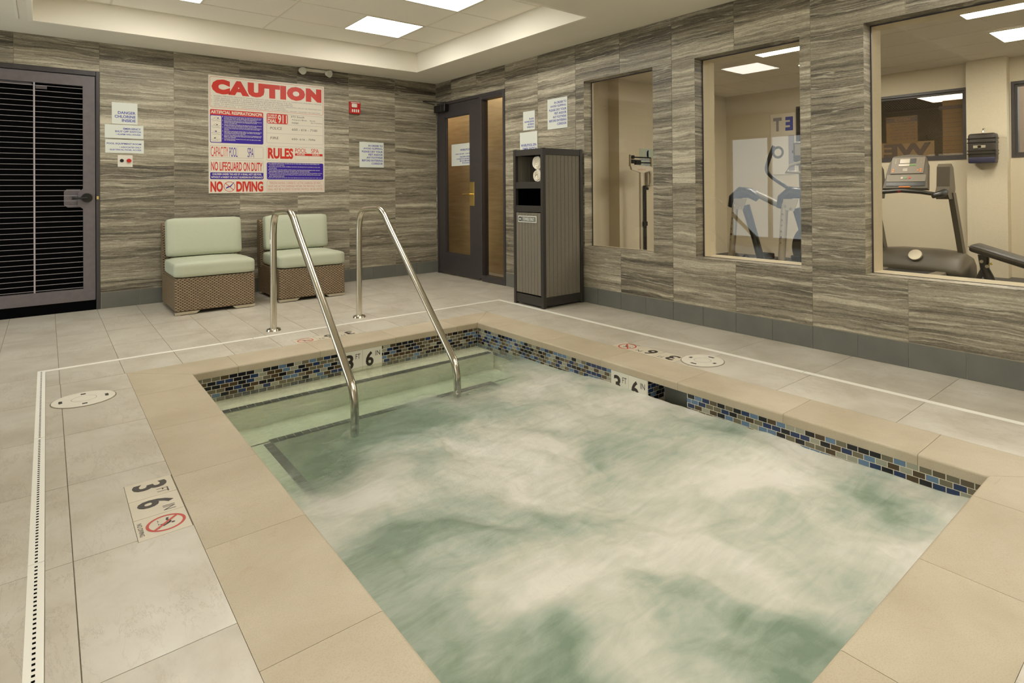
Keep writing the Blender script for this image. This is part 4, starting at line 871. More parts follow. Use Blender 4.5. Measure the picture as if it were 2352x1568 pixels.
for i in range(n):
    part('side_slat', [(pw+w*i+.0012, pw+w*(i+1)-.0012, .012, .022, .10, 1.452)], MT['slat'], b=.002)
    part('side_slat', [(pw+w*i+.0012, pw+w*(i+1)-.0012, Y1-.022, Y1-.012, .10, 1.452)], MT['slat'], b=.002)
dd = link('door', None, t); n = 8; w = (Y1-2*pw-.012)/n
for i in range(n): part('door_slat', [(.002, .012, pw+.006+w*i+.0012, pw+.006+w*(i+1)-.0012, .118, .898)], MT['slat'], dd, .002)
part('door_backing', [(.0115, .02, pw+.006, Y1-pw-.006, .118, .898)], MT['binf'], dd)
# plate: reads from the front (facing -x): right = -y
m = MB(); O = Vector((0.0018, Y1-pw-.045, .805)); R = (0, -1, 0); m.box(-.002, .002, Y1-pw-.045-.285, Y1-pw-.045, .805, .868); pl = ob('label_plate', m, MT['sign'], t, label='white rimmed TOWELS ONLY plate')
m = MB(); O = Vector((-.0024, Y1-pw-.045, .805)); flat(m, O, R, U, rrect(.007, .278, .007, .056, .006), 0); O2 = O+Vector((-.0004, 0, 0)); text(m, 'TOWELS ONLY', O2, R, U, .078, .018, w=.175, h=.028, bold=.02, m=1); flat(m, O2, R, U, rrect(.014, .05, .013, .05, .004), 2); flat(m, O2+Vector((-.0003, 0, 0)), R, U, circ(.032, .031, .011, 14), 1); ob('lettering', m, [pm('plate_grey', srgb(120, 118, 112), .4), MT['sign'], MT['black']], pl)
# ---- rolled towels on the shelf
def towel(label, y, z, r, seed, ph):
    tw = thing('rolled_towel', label, 'towel', (BX+.05, y, z), group='white rolled towels in the cabinet')
    rnd = random.Random(seed); m = MB(); L = .40; n = 40; vs = []
    for k, x in enumerate((0.006, 0, .012, .05, .2, L)):
        for i in range(n):
            a = 2*math.pi*i/n; rr = r*(1+.035*math.sin(2*a+ph)+.02*math.sin(5*a+seed))*(.86 if k == 0 else .95 if k == 1 else 1)
            vs.append((x, math.cos(a)*rr, math.sin(a)*rr*.97))
    m.add(vs, [(j*n+i, j*n+(i+1) % n, (j+1)*n+(i+1) % n, (j+1)*n+i) for j in range(5) for i in range(n)]+[list(range(n))[::-1], list(range(5*n, 6*n))], True)
    # spiral of terry on the end
    pts = []
    for i in range(90):
        a = i*.235+ph; rr = r*.06+r*.82*i/89; pts.append((.004-.002*math.sin(i*.3), math.cos(a)*rr, math.sin(a)*rr*.97))
    m.tube(pts, [r*.06]*90, 6); m.tube([(-.002, -math.cos(t_)*r*.99, math.sin(t_)*r*.98) for t_ in (.3, .5, .7, .9, 1.1)]+[(.0, -.35*r, r*.9)], r*.075, 6)
    ob('towel_roll', m, MT['towel'], tw); return tw
ty = BY0+.036
towel('upper white rolled towel in the cabinet opening', -2.812, 1.194+.060+.124, .068, 3, .4); towel('lower white rolled towel in the cabinet opening', -2.818, 1.194+.061, .062, 5, 2.0)
# ================================================================ interior windows to the gym
for i, w in enumerate(WN):
    y0, y1 = w; z0, z1 = WZ; gx_ = .102
    wo = link('window_%d' % (i+1), None, None, (0, 0, 0), kind='structure')
    # stone lined reveal, room side
    for nm, bx in (('reveal_tile', (0, gx_, y1-.0005, y1+.008, z0, z1)), ('reveal_tile', (0, gx_, y0-.008, y0+.0005, z0, z1)), ('reveal_tile', (0, gx_, y0, y1, z1-.0005, z1+.008)), ('reveal_tile', (0, gx_, y0, y1, z0-.008, z0+.0005))):
        m = MB(); c = Vector((0, (bx[2]+bx[3])/2, (bx[4]+bx[5])/2)); m.box(bx[0]+.0003, bx[1], bx[2]-c.y, bx[3]-c.y, bx[4]-c.z, bx[5]-c.z); ob(nm, m, MT['stone'], wo, c)
    m = MB(); g = .009
    for bx in ((y0, y0+g, z0, z1), (y1-g, y1, z0, z1), (y0, y1, z0, z0+g*.4), (y0, y1, z1-g, z1)): m.box(gx_, gx_+.008, *bx)
    ob('gasket', m, MT['dmetal'], wo)
    m = MB(); m.box(gx_+.001, gx_+.007, y0+.002, y1-.002, z0+.002, z1-.002); ob('pane', m, MT['glass'], wo)
    m = MB(); xe = .136 if i == 0 else .272; e = .004
    for bx in ((y1-e, y1+.001, z0, z1), (y0-.001, y0+e, z0, z1), (y0, y1, z1-e, z1+.001), (y0, y1, z0-.001, z0+e)): m.box(gx_+.008, xe, *bx)
    ob('window_reveal', m, MT['gwall'], wo)
# ================================================================ the gym
GXW, GZ = 4.90, 2.70
A_ = (-4.962, -2.66, 1.47, 2.395); B_ = (-7.6, -5.418, 1.47, 2.40)
mb = MB()
for r in rsub((YN, -1.3, 0, 2.75), [A_, B_]): mb.box(GXW, GXW+.14, r[0], r[1], r[2], r[3])
mb.box(GXW-.15, GXW, -5.405, -4.985, 0, GZ); struct('wall_gym_far', mb, MT['gwall'])
mb = MB(); mb.box(.55, 2.19, -1.17, -1.101, 0, 2.75); mb.box(.551, .60, -1.80, -1.15, 0, 2.75); mb.box(2.19, GXW+.14, -1.38, -1.2, 0, 2.75); mb.box(2.186, 2.19, -1.38, -1.17, 0, 2.75); mb.box(.136, .60, -1.80, -1.75, 0, 2.75); struct('wall_gym_end', mb, MT['gwall'])
mb = MB(); mb.box(.27, GXW+.1, YN-.1, YN, 0, 2.75); struct('wall_gym_near', mb, MT['gwall'])
mb = MB(); mb.box(.10, GXW+.1, YN, -1.1, -.05, 0); struct('floor_gym', mb, MT['gfloor'])
mb = MB(); mb.box(.10, GXW+.1, YN, -1.1, GZ+.008, GZ+.05); gc = struct('ceiling_gym', mb, MT['gceil'])
gl_ = [(1.95, 2.46, -4.12, -3.50), (1.95, 2.50, -6.17, -5.58), (3.27, 3.86, -6.17, -5.58), (3.27, 3.86, -4.08, -3.53), (1.95, 2.5, -8.2, -7.6), (3.27, 3.86, -8.2, -7.6)]
gl_lab = ['bright ceiling panel seen at the top of the middle window', 'bright ceiling panel at the upper edge of the largest window', 'bright ceiling panel farther back in the largest window', 'small bright corner of a ceiling panel at the middle window edge', 'gym ceiling panel out of view, nearer the window wall', 'gym ceiling panel out of view, nearer the far wall']
xs_ = [1.32+.61*k-.61*2 for k in range(0, 9)]; ys_ = [-1.38-.61*k for k in range(1, 14)]
m = MB()
for x in xs_[1:]: m.box(x-.010, x+.010, YN, -1.38, GZ, GZ+.005)
for y in ys_: m.box(.27, GXW, y-.010, y+.010, GZ+.0005, GZ+.005)
ob('ceiling_grid', m, MT['grid'], gc)
X = sorted([.27]+[x for x in xs_ if x > .3]+[GXW]); Y = sorted([-1.38]+ys_+[YN])
for a, b in zip(X, X[1:]):
    for c, d in zip(Y, Y[1:]):
        if b-a < .05 or d-c < .05 or c < -7.0: continue
        key = ('G', round(b-a, 3), round(d-c, 3))
        if key not in _tm: m = MB(); m.box(-(b-a)/2+.01, (b-a)/2-.01, -(d-c)/2+.01, (d-c)/2-.01, 0, .006); _tm[key] = m.mesh('ceiling_tile', MT['gceil'])
        link('ceiling_tile', _tm[key], gc, ((a+b)/2, (c+d)/2, GZ+.002))
for l, lb in zip(gl_, gl_lab):
    t = thing('ceiling_light', lb, 'ceiling light', ((l[0]+l[1])/2, (l[2]+l[3])/2, GZ), group='square light panels in the gym ceiling'); w, h = (l[1]-l[0])/2, (l[3]-l[2])/2
    m = MB(); m.box(-w, w, -h, h, -.008, -.001); ob('diffuser', m, MT['gpanel'], t); e = .02; m = MB()
    for bx in ((-w-e, -w, -h-e, h+e), (w, w+e, -h-e, h+e), (-w, w, -h-e, -h), (-w, w, h, h+e)): m.box(*bx, -.008, 0)
    ob('frame', m, MT['grid'], t)
# far windows
for i, (w, gm) in enumerate(((A_, 'wired'), (B_, 'glass'))):
    y0, y1, z0, z1 = w; wo = link('window_%d' % (6+i), None, None, (0, 0, 0), kind='structure'); m = MB()
    for t_, xa, xb in ((.035, GXW-.012, GXW+.1), (.06, GXW+.02, GXW+.09)):
        for bx in ((y0, y0+t_, z0, z1), (y1-t_, y1, z0, z1), (y0+t_, y1-t_, z0, z0+t_), (y0+t_, y1-t_, z1-t_, z1)): m.box(xa, xb, *bx)
    ob('window_frame', m, MT['dmetal'], wo); m = MB(); m.box(GXW+.05, GXW+.056, y0+.05, y1-.05, z0+.05, z1-.05); ob('pane', m, MT[gm], wo)
    if i == 0:   # diagonal wire mesh in the glass
        m = MB(); k = -(z1-z0); p = .034
        while k < (y1-y0):
            for s in (1, -1):
                a0 = max(k, 0); a1 = min(k+(z1-z0), y1-y0)
                if a1-a0 > .02:
                    za, zb2 = (z0+(a0-k), z0+(a1-k)) if s > 0 else (z1-(a0-k), z1-(a1-k))
                    m.add([(GXW+.049, y0+a0, za-.0009), (GXW+.049, y0+a1, zb2-.0009), (GXW+.049, y0+a1, zb2+.0009), (GXW+.049, y0+a0, za+.0009)], [(0, 1, 2, 3)])
            k += p
        ob('wire_mesh', m, MT['bezel'], wo, kind='stuff')
# dim lobby behind the wired window
mb = MB(); mb.box(8.6, 8.7, -5.2, -1.0, 0, 2.8); mb.box(5.04, 8.7, -5.25, -5.15, 0, 2.8); mb.box(5.04, 8.7, -1.05, -.95, 0, 2.8); struct('wall_lobby', mb, noisy('lobby_wall', srgb(104, 78, 50), srgb(124, 94, 62), 2, .6))
mb = MB(); mb.box(5.04, 8.7, -5.25, -1, 2.6, 2.66); struct('ceiling_lobby', mb, noisy('lobby_ceiling', srgb(110, 84, 56), srgb(120, 92, 62), 2, .8))
mb = MB(); mb.box(5.04, 8.7, -5.25, -1, -.05, 0); struct('floor_lobby', mb, MT['gfloor'])
t = thing('ceiling_light', 'long pale ceiling light seen through the wired glass window', 'ceiling light', (7.24, -4.18, 2.6), group='lobby ceiling lights'); m = MB(); m.box(-.44, .44, -.44, .44, -.012, 0); ob('diffuser', m, emis('lobby_panel', PANEL_COL+(1,), 3.0), t)
MIR = dict(R=(0, 1, 0), U=(0, 0, 1))     # posters on the far side of the glass: their print reads mirrored from here
def poster(label, y0, y1, z0, z1, cols, draw, x=GXW+.064, mat=None):
    t = thing('window_poster', label, 'poster', (x, y0, z0), group='posters stuck on the gym windows'); m = MB(); m.box(0, .0015, 0, y1-y0, 0, z1-z0); ob('sheet', m, mat or MT['mark'], t)
    m = MB(); draw(m, (-.0008, 0, 0)); ob('print', m, cols, t)
lob = [MT['bezel'], MT['navy'], pm('dull_violet', srgb(104, 97, 110), .5), pm('dull_paper', srgb(150, 130, 96), .6)]
def d_notice(m, O):
    R, U = (0, 1, 0), (0, 0, 1); flat(m, O, R, U, [(0, .30), (.40, .30), (.40, .37), (0, .37)], 2); text(m, 'NOTICE', (-.0014, 0, 0), R, U, .09, .312, w=.20, h=.046, bold=.03, m=3)
    for i, s in enumerate(['THESE PREMISES ARE UNDER', 'VIDEO SURVEILLANCE', 'GUESTS USE EQUIPMENT', 'AT THEIR OWN RISK', 'CHILDREN UNDER 16', 'MUST BE SUPERVISED']): text(m, s, O, R, U, .03, .262-.042*i, w=.33-.02*(i % 3), h=.026, m=2, bold=.01)
poster('tan NOTICE poster read from behind in the wired window', -4.36, -3.96, 1.72, 2.10, lob, d_notice, mat=lob[3])
def d_we(m, O):
    R, U = (0, 1, 0), (0, 0, 1); text(m, 'WE', O, R, U, .04, .03, w=.60, h=.19, m=2, bold=.05)
poster('pale poster with large violet letters behind the treadmill console', -4.56, -3.85, 1.50, 1.74, lob, d_we, x=GXW+.070, mat=pm('poster_paper', srgb(172, 158, 128), .6))
def d_cpr(m, O):
    R, U = (0, 1, 0), (0, 0, 1); flat(m, O, R, U, [(.02, .64), (.30, .64), (.30, .69), (.02, .69)], 2)
    for i in range(9): flat(m, O, R, U, [(.04, .58-.06*i), (.28, .58-.06*i), (.28, .585-.06*i), (.04, .585-.06*i)], 2)
poster('tall tan poster of printed rules at the right of the wired window', -4.92, -4.66, 1.50, 2.26, lob, d_cpr, mat=lob[3])
# added sheet with mirrored big letters, standing in for a reflection in the middle window
t = thing('reflection_sheet', 'pale banner with large letters T E and O in the middle window', 'banner', (GXW-.012, -2.64, 1.33)); m = MB(); m.box(0, .01, 0, .42, 0, .98, .001); ob('sheet', m, MT['sign2'], t)
m = MB(); R = (0, -1, 0); O = (-.0012, .42, 0); O3 = (-.0012, 0, 0); R3 = (0, 1, 0); text(m, 'E', O3, R3, U, .03, .70, w=.13, h=.22, bold=.05, m=2); text(m, 'T', O3, R3, U, .22, .70, w=.15, h=.22, bold=.05, m=1); ringstrip(m, O, R, U, circ(.13, .36, .10, 32), circ(.13, .36, .062, 32), 3); flat(m, O, R, U, [(.31, .02), (.41, .02), (.41, .62), (.31, .62)], 1)
ob('lettering', m, [MT['sign2'], pm('reflection_grey', srgb(152, 146, 150), .5), MT['ink'], MT['tread']], t)
# outdoors beyond the second far window
mb = MB(); mb.box(5.1, 14, -14, -5.3, -.1, -.02); struct('ground_outside', mb, MT['fgrout'])
mb = MB(); mb.box(8.6, 8.8, -14, -5.3, 0, 4.5); struct('wall_outside', mb, pm('render_white', srgb(225, 225, 225), .8))
t = thing('shrub', 'leafy green shrub outside the far right window', 'shrub', (5.75, -5.85, 0)); m = MB(); rnd = random.Random(4)
for i in range(9): a = rnd.uniform(0, 6.28); m.tube([(0, 0, 0), (.1*math.cos(a), .1*math.sin(a), .8), (.3*math.cos(a), .3*math.sin(a), 1.6)], [.02, .014, .006], 6)
ob('stems', m, MT['wood'], t); m = MB()
for i in range(900):
    a = rnd.uniform(0, 6.28); r = .42*math.sqrt(rnd.random()); z = rnd.uniform(.5, 1.98)-r*.5; p = Vector((r*math.cos(a), r*math.sin(a), z)); d = Vector((rnd.uniform(-1, 1), rnd.uniform(-1, 1), rnd.uniform(-.2, 1))).normalized(); s_ = d.cross(Vector((rnd.uniform(-1, 1), rnd.uniform(-1, 1), .3))).normalized()*.018
    m.add([p, p+d*.04+s_, p+d*.10, p+d*.04-s_], [(0, 1, 2, 3)])
ob('leaves', m, noisy('leaf', srgb(58, 98, 40), srgb(110, 150, 70), 3, .5), t, kind='stuff')

# ---- treadmill (console towards the pool)
t = thing('treadmill', 'grey treadmill with upright console behind the largest window', 'treadmill', (3.5, -4.72, 0))
def tp(name, fn, mat, parent=None, **k):
    m = MB(); fn(m); return ob(name, m, MT[mat] if isinstance(mat, str) else mat, parent or t, **k)
def _hood(m):
    prof = [(.08, .135), (.10, .20), (.17, .30), (.30, .375), (.45, .385), (.62, .33), (.72, .22), (.74, .05), (.35, .05), (.30, .12)]
    secs = [(-.49, .80), (-.44, .93), (-.2, 1.0), (.2, 1.0), (.44, .93), (.49, .80)]; n = len(prof)
    vs = [(x*(1 if x > .3 else 1)+(.05*(1-s)*3 if x < .3 else 0), y, .05+(z-.05)*s) for y, s in secs for x, z in prof]
    m.add(vs, [(j*n+i, j*n+(i+1) % n, (j+1)*n+(i+1) % n, (j+1)*n+i) for j in range(5) for i in range(n)]+[list(range(n))[::-1], list(range(5*n, 6*n))], True)
tp('motor_hood', _hood, 'tread')
tp('hood_badge', lambda m: m.cyl((.16, -.02, .318), (.150, -.02, .326), .075, .07, 28), 'silver')
tp('deck', lambda m: m.box(-1.35, .12, -.31, .31, .115, .14, .004), 'black'); tp('belt', lambda m: m.box(-1.33, .14, -.255, .255, .138, .146), 'rubber')
for s in (-1, 1):
    tp('side_rail', lambda m: m.box(-1.38, .12, s*.30-.055, s*.30+.055, .10, .155, .01), 'bezel')
    def _up(m):
        a = Vector((.55, s*.425, .06)); b = Vector((.10, s*.415, 1.05)); w = Vector((.05, 0, .0)); h = Vector((0, .028, 0))
        m.add([a-w-h, a+w-h, a+w+h, a-w+h, b-w-h, b+w-h, b+w+h, b-w+h], [(0, 3, 2, 1), (4, 5, 6, 7), (0, 1, 5, 4), (1, 2, 6, 5), (2, 3, 7, 6), (3, 0, 4, 7)])
    tp('upright', _up, 'tread')
    tp('foot', lambda m: m.box(.0, .80, s*.43-.05, s*.43+.05, 0, .07, .01), 'black')
    def _wing(m):
        p = [(.13, .98), (.18, 1.10), (.12, 1.33), (.05, 1.375), (.0, 1.34), (-.02, 1.12), (-.08, 1.03), (-.03, .98)]
        m.prism([(u, v) for u, v in p][::-1], lambda u, v, h: (u, h, v), s*.30, s*.43)
    tp('side_wing', _wing, 'tread'); tp('grip', lambda m: m.tube([(.10, s*.39, 1.04), (-.05, s*.385, 1.05), (-.20, s*.38, 1.035), (-.25, s*.33, 1.02)], [.04, .045, .035, .028], 14), 'black')
tp('front_bar', lambda m: m.tube([(-.22, -.36, 1.035), (-.20, -.2, 1.06), (-.19, 0, 1.075), (-.20, .2, 1.06), (-.22, .36, 1.035)], .022, 12), 'black')
# console: tilted slab
CM = Matrix.Translation((-.06, 0, 1.115)) @ Matrix.Rotation(math.radians(-64), 4, 'Y')   # local x = up the face, y across, -z.. outwards
def cbox(m, u0, u1, v0, v1, h0, h1, b=.002):
    mm = MB(); mm.box(u0, u1, v0, v1, h0, h1, b); T_ = CT; m.add([(T_ @ Vector(p))[:] for p in mm.v], mm.f, False)
up = Vector((.17, 0, .40)).normalized(); nrm = Vector((-up.z, 0, up.x)); CT = Matrix(((up.x, 0, nrm.x, -.10), (0, 1, 0, 0), (up.z, 0, nrm.z, 1.105), (0, 0, 0, 1)))
def _con(m):
    p = [(0, -.235), (.0, .235), (.30, .205), (.405, .165), (.425, 0), (.405, -.165), (.30, -.205)]
    n = len(p); vs = [(CT @ Vector((u, v, h)))[:] for h in (-.07, .0) for u, v in p]; m.add(vs, [(i, (i+1) % n, n+(i+1) % n, n+i) for i in range(n)]+[list(range(n))[::-1], list(range(n, 2*n))], False)
con = tp('console', _con, 'tread')
tp('tray', lambda m: cbox(m, .025, .075, -.205, .205, .0, .006), 'black', con); tp('lower_panel', lambda m: cbox(m, .078, .165, -.205, .205, .0, .007), 'bezel', con); tp('control_panel', lambda m: cbox(m, .180, .385, -.175, .175, .0, .008), 'bezel', con)
tp('display', lambda m: (cbox(m, .31, .365, -.02, .085, .008, .0105), cbox(m, .275, .300, -.02, .095, .008, .0105)), 'lcd', con); tp('dark_display', lambda m: cbox(m, .31, .368, -.085, -.02, .008, .011), 'black', con); tp('green_display', lambda m: cbox(m, .275, .295, -.085, -.02, .008, .011), 'green', con)
def dots(m, L, r=.008):
    for u, v in L: m.cyl(CT @ Vector((u, v, .006)), CT @ Vector((u, v, .0115)), r, r, 12)
tp('buttons', lambda m: dots(m, [(.355, .13), (.335, .13), (.315, .13), (.355, -.14), (.335, -.14), (.315, -.14)]+[(.215+.012*j, .0+.012*i) for i in range(4) for j in range(3)], .0055), 'lcd', con, kind='stuff')
tp('speed_buttons', lambda m: dots(m, [(.232, .145), (.207, .145), (.232, -.145), (.207, -.145), (.222, -.115)], .009), 'orange', con)
tp('start_button', lambda m: dots(m, [(.125, 0)], .012), 'green', con); tp('pause_button', lambda m: dots(m, [(.125, .04)], .012), 'lcd', con); tp('stop_button', lambda m: dots(m, [(.125, -.04)], .012), 'redp', con)
tp('safety_clip', lambda m: cbox(m, .004, .018, -.06, .06, .0, .014), 'orange', con)
m = MB(); text(m, '97', (-.224, .03, 1.052), (0, -1, 0), U, 0, 0, w=.035, h=.028, m=0, bold=.02); ob('red_mark', m, MT['redp'], t)
# ---- incline bench
t = thing('weight_bench', 'black padded incline bench at the right edge of the largest window', 'bench', (3.0, -5.6, 0))
def slab(m, p0, p1, w, th, b=.02):
    p0, p1 = Vector(p0), Vector(p1); d = p1-p0; L = d.length; d.normalize(); n = d.cross(Vector((1, 0, 0))).normalized(); mm = MB(); mm.box(-w/2, w/2, 0, L, -th/2, th/2, b)
    m.add([(Vector((x, 0, 0))+d*y+n*z+p0)[:] for x, y, z in mm.v], mm.f, True)
tp('back_pad', lambda m: slab(m, (0, .12, .515), (0, -.66, .28), .30, .075, .03), 'vinyl'); tp('seat_pad', lambda m: slab(m, (0, -.70, .30), (0, -1.05, .36), .30, .075, .03), 'vinyl')
tp('pad_seam', lambda m: slab(m, (0, .123, .523), (0, -.662, .288), .304, .006, .001), 'tread')
tp('upright', lambda m: m.tube([(0, .03, .44), (0, .02, .30), (0, -.02, .20), (0, -.07, .10)], [.05, .04, .045, .035], 10), 'black'); tp('strut', lambda m: m.tube([(0, .03, .30), (0, .11, .12)], .025, 10), 'black'); tp('wheel', lambda m: m.cyl((-.03, .13, .10), (.03, .13, .10), .045, .045, 20), 'silver')
tp('frame', lambda m: (m.box(-.03, .03, -1.15, .0, .08, .14, .005), m.box(-.22, .22, -1.2, -1.13, 0, .07, .01), m.box(-.22, .22, -.03, .06, 0, .07, .01), m.box(-.025, .025, -.75, -.69, .12, .26)), 'black')
tp('bolts', lambda m: [m.cyl((-.06, y, z), (-.045, y, z), .016, .016, 14) for y, z in ((.035, .375), (-.01, .33), (.0, .17))], 'silver', kind='stuff'); tp('warning_label', lambda m: m.add([(-.052, -.045, .375), (-.052, -.018, .35), (-.052, -.058, .348)], [(0, 1, 2)]), 'yell')
# ---- hanging case
t = thing('equipment_case', 'dark boxy case with pale oval badge hanging on the gym column', 'case', (GXW-.15, -5.18, 1.32))
tp('case_body', lambda m: m.box(-.16, -.01, -.145, .145, .10, .45, .03), 'vinyl'); tp('lower_band', lambda m: m.box(-.165, -.02, -.14, .14, .085, .16, .015), MT['navy'] if 0 else pm('dark_blue_band', srgb(34, 34, 66), .5)); tp('badge', lambda m: [m.cyl((-.163, .02, .285), (-.166, .02, .285), .022, .02, 24), m.box(-.166, -.160, -.045, .085, .268, .302, .002)], 'silver')
tp('ribs', lambda m: [m.box(-.168, -.02, -.15, .15, z, z+.012, .003) for z in (.19, .23, .33, .38)], 'black', kind='stuff'); tp('hook', lambda m: m.tube([(-.005, .0, .52), (-.07, .0, .51), (-.08, 0, .47), (-.08, 0, .44)], .008, 8), 'chrome')
# ---- elliptical trainer
t = thing('elliptical_trainer', 'silver and black elliptical trainer behind the middle window', 'exercise machine', (2.0, -3.7, 0))
P = lambda y, z, x=0: (x, y+3.7, z)
for (yt, zt), (yb, zb3), x in (((-3.40, .95), (-3.31, .0), 0), ((-4.01, .95), (-3.94, .0), 0)):
    tp('front_leg', lambda m: m.tube([P(yb, zb3, x), P(yt, zt, x)], .038, 16), 'silver')
    tp('joint_cover', lambda m: m.tube([P(yt+.06, .90, x+.01), P(yt+.03, 1.0, x+.01), P(yt-.06, 1.07, x+.02), P(yt-.18, 1.06, x+.03), P(yt-.26, 1.0, x+.04)], [.045, .062, .068, .06, .04], 16), 'black')
    pl = tp('side_plate', lambda m: m.prism([(yt-.0, .93), (yt-.015, 1.0), (yt-.18, 1.0), (yt-.13, .87), (yt-.04, .88)], lambda u, v, h: P(u, v, h), -.06, -.05), 'silver')
    tp('bolt', lambda m: m.cyl(P(yt-.035, .92, -.07), P(yt-.035, .92, -.06), .014, .014, 12), 'chrome', pl); tp('bolt', lambda m: m.cyl(P(yt-.10, .895, -.07), P(yt-.10, .895, -.06), .014, .014, 12), 'chrome', pl)
    m = MB(); dv = Vector(P(yb, zb3, x))-Vector(P(yt, zt, x)); dv.normalize()
    for i, ch in enumerate('MATRIX'): text(m, ch, Vector(P(yt, zt, x))+dv*(.13+.062*i)+Vector((-.0395, .012, 0)), (0, -1, 0), U, 0, 0, w=.022, h=.022)
    ob('lettering', m, MT['mblack'], t)
tp('pedal_arm', lambda m: m.tube([P(-3.50, .92, .05), P(-3.60, .55, .08), P(-3.66, .30, .1)], [.05, .042, .045], 12), 'black'); tp('pedal_arm', lambda m: m.tube([P(-4.12, .90, .05), P(-4.20, .55, .10), P(-4.05, .20, .3)], [.05, .05, .05], 12), 'black')
tp('link_bar', lambda m: m.tube([P(-3.62, 1.06, .06), P(-3.75, 1.0, .07), P(-3.9, .93, .08), P(-4.02, .90, .08)], .036, 14), 'bezel')
tp('handlebar', lambda m: m.tube(bez([P(-3.90, 1.58, -.02), P(-3.84, 1.44, -.02), P(-3.80, 1.32, 0), P(-3.86, 1.24, 0), P(-4.0, 1.14, .02), P(-4.12, 1.06, .03)], 5), .021, 12), 'vinyl'); tp('handlebar', lambda m: m.tube(bez([P(-3.98, 1.52, .25), P(-4.12, 1.56, .22), P(-4.22, 1.45, .2), P(-4.24, 1.2, .2), P(-4.25, 1.0, .2)], 5), .021, 12), 'vinyl')
tp('heart_grip', lambda m: m.tube([P(-4.15, 1.40, .1), P(-4.03, 1.36, .08), P(-3.98, 1.29, .08), P(-4.22, 1.28, .1)], .016, 10), 'silver'); tp('console', lambda m: (m.box(.10, .16, -.53, -.35, 1.40-.0, 1.62, .02), m.tube([P(-4.14, .3, .2), P(-4.14, 1.45, .16)], .05, 12)), 'tread')
tp('screen', lambda m: m.box(.094, .10, -.51, -.38, 1.47, 1.59), 'lcd'); tp('pedal', lambda m: (m.box(-.10, .35, .02, .16, .29, .31, .008), m.box(.33, .37, .02, .16, .29, .36, .008), m.tube([(-.10, .03, .33), (-.14, .09, .37), (-.10, .16, .33)], .014, 8)), 'black'); tp('pedal', lambda m: (m.box(.0, .45, -.30, -.14, .27, .29, .008), m.box(.43, .47, -.30, -.14, .27, .34, .008)), 'black')
tp('base_frame', lambda m: (m.box(-.05, .9, -.55, -.42, 0, .10, .02), m.box(-.1, .0, -.6, .55, 0, .06, .01), m.box(.0, .9, -.1, -.02, .03, .12, .01), m.box(.8, .9, -.5, .4, 0, .06, .01)), 'black'); tp('flywheel_cover', lambda m: m.cyl((.62, -.36, .42), (.78, -.36, .42), .30, .28, 32), 'vinyl')
# ---- physician scale
t = thing('balance_scale', 'beige balance beam scale behind the leftmost interior window', 'scale', (2.27, -1.72, 0))
tp('platform', lambda m: m.box(-.17, .17, -.35, .12, .02, .09, .01), 'silver'); tp('column', lambda m: m.box(-.028, .028, -.02, .02, .09, 1.37, .006), 'mark'); tp('beam_head', lambda m: m.prism([(-.24, 1.44), (-.22, 1.385), (-.04, 1.345), (.04, 1.345), (.20, 1.385), (.215, 1.44)], lambda u, v, h: (u, h, v), -.03, .0), 'mark')
tp('beam', lambda m: (m.box(-.24, .17, -.035, -.022, 1.548, 1.566), m.box(-.03, .17, -.035, -.022, 1.475, 1.493)), 'black'); tp('poise', lambda m: m.box(-.16, -.05, -.05, -.01, 1.455, 1.52, .005), 'black'); tp('poise', lambda m: (m.box(-.24, -.17, -.05, -.01, 1.47, 1.525, .008), m.cyl((-.21, -.05, 1.557), (-.21, -.005, 1.557), .026, .026, 14)), 'black'); tp('beam_frame', lambda m: (m.box(-.262, -.25, -.04, -.01, 1.43, 1.59), m.box(.18, .205, -.04, -.01, 1.43, 1.56)), 'silver')
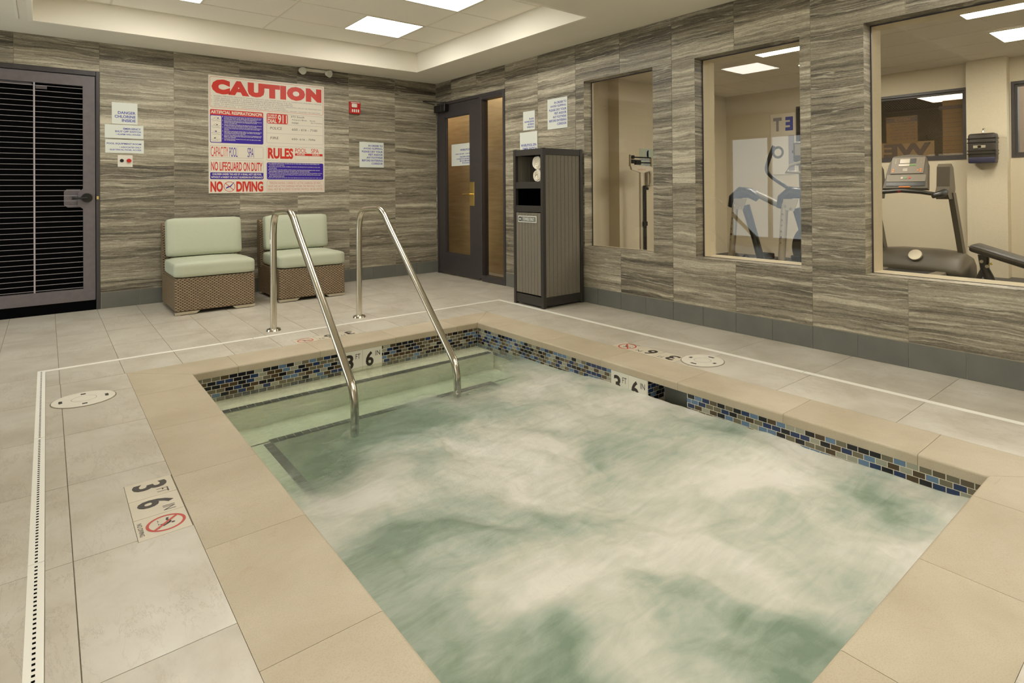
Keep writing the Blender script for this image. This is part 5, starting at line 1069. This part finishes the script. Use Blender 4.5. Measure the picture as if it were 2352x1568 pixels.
tp('height_rod', lambda m: (m.box(.005, .045, -.06, -.03, .15, 1.165, .003), m.cyl((.04, -.045, 1.12), (.085, -.045, 1.12), .016, .02, 12), m.box(-.01, .06, -.065, -.025, .60, .66, .004)), 'black')
m = MB(); text(m, 'DETECTO', (-.10, -.0308, 1.378), (1, 0, 0), U, 0, 0, w=.16, h=.018, m=0); ob('lettering', m, MT['redp'], t)
# ---- wall phone and its sign
t = thing('wall_phone', 'cream wall telephone with coiled cord beside the scale', 'telephone', (2.80, -1.383, 1.28)); tp('phone_body', lambda m: m.box(-.05, .07, -.05, 0, -.12, .12, .012), 'mark'); tp('handset', lambda m: m.tube([(-.01, -.06, -.11), (-.01, -.085, -.06), (-.01, -.085, .06), (-.01, -.06, .11)], [.026, .018, .018, .026], 10), 'brass' if 0 else 'mark')
tp('coiled_cord', lambda m: m.tube([(-.055+.012*math.cos(i*.9), -.04+.012*math.sin(i*.9), .11-.25*i/110) for i in range(110)], .0035, 5), 'bezel')
t = thing('phone_sign', 'pale green sign with a blue telephone symbol above the phone', 'sign', (2.62, -1.386, 1.43)); tp('board', lambda m: m.box(0, .32, 0, .005, 0, .29, .001), pm('phone_sign_green', srgb(186, 196, 176), .4))
m = MB(); ringstrip(m, (0, -.0007, 0), (1, 0, 0), U, [(.20, .27), (.17, .25), (.165, .21), (.17, .17), (.20, .15), (.195, .165), (.185, .175), (.18, .21), (.185, .245), (.195, .255)], [(.20, .27)]*10); flat(m, (0, -.0007, 0), (1, 0, 0), U, [(.205, .272), (.175, .262), (.163, .235), (.163, .185), (.175, .158), (.205, .148), (.21, .165), (.188, .178), (.183, .21), (.188, .242), (.21, .255)])
text(m, 'HOUSE PHONE', (0, -.0007, 0), (1, 0, 0), U, .03, .112, w=.26, h=.022, bold=.02); text(m, 'EMERGENCY', (0, -.0007, 0), (1, 0, 0), U, .10, .075, w=.16, h=.016, bold=.01); text(m, 'CALL FRONT DESK', (0, -.0007, 0), (1, 0, 0), U, .08, .048, w=.20, h=.016, bold=.01); text(m, 'OPERATOR', (0, -.0007, 0), (1, 0, 0), U, .12, .022, w=.14, h=.016, bold=.01); ob('lettering', m, MT['ink'], t)
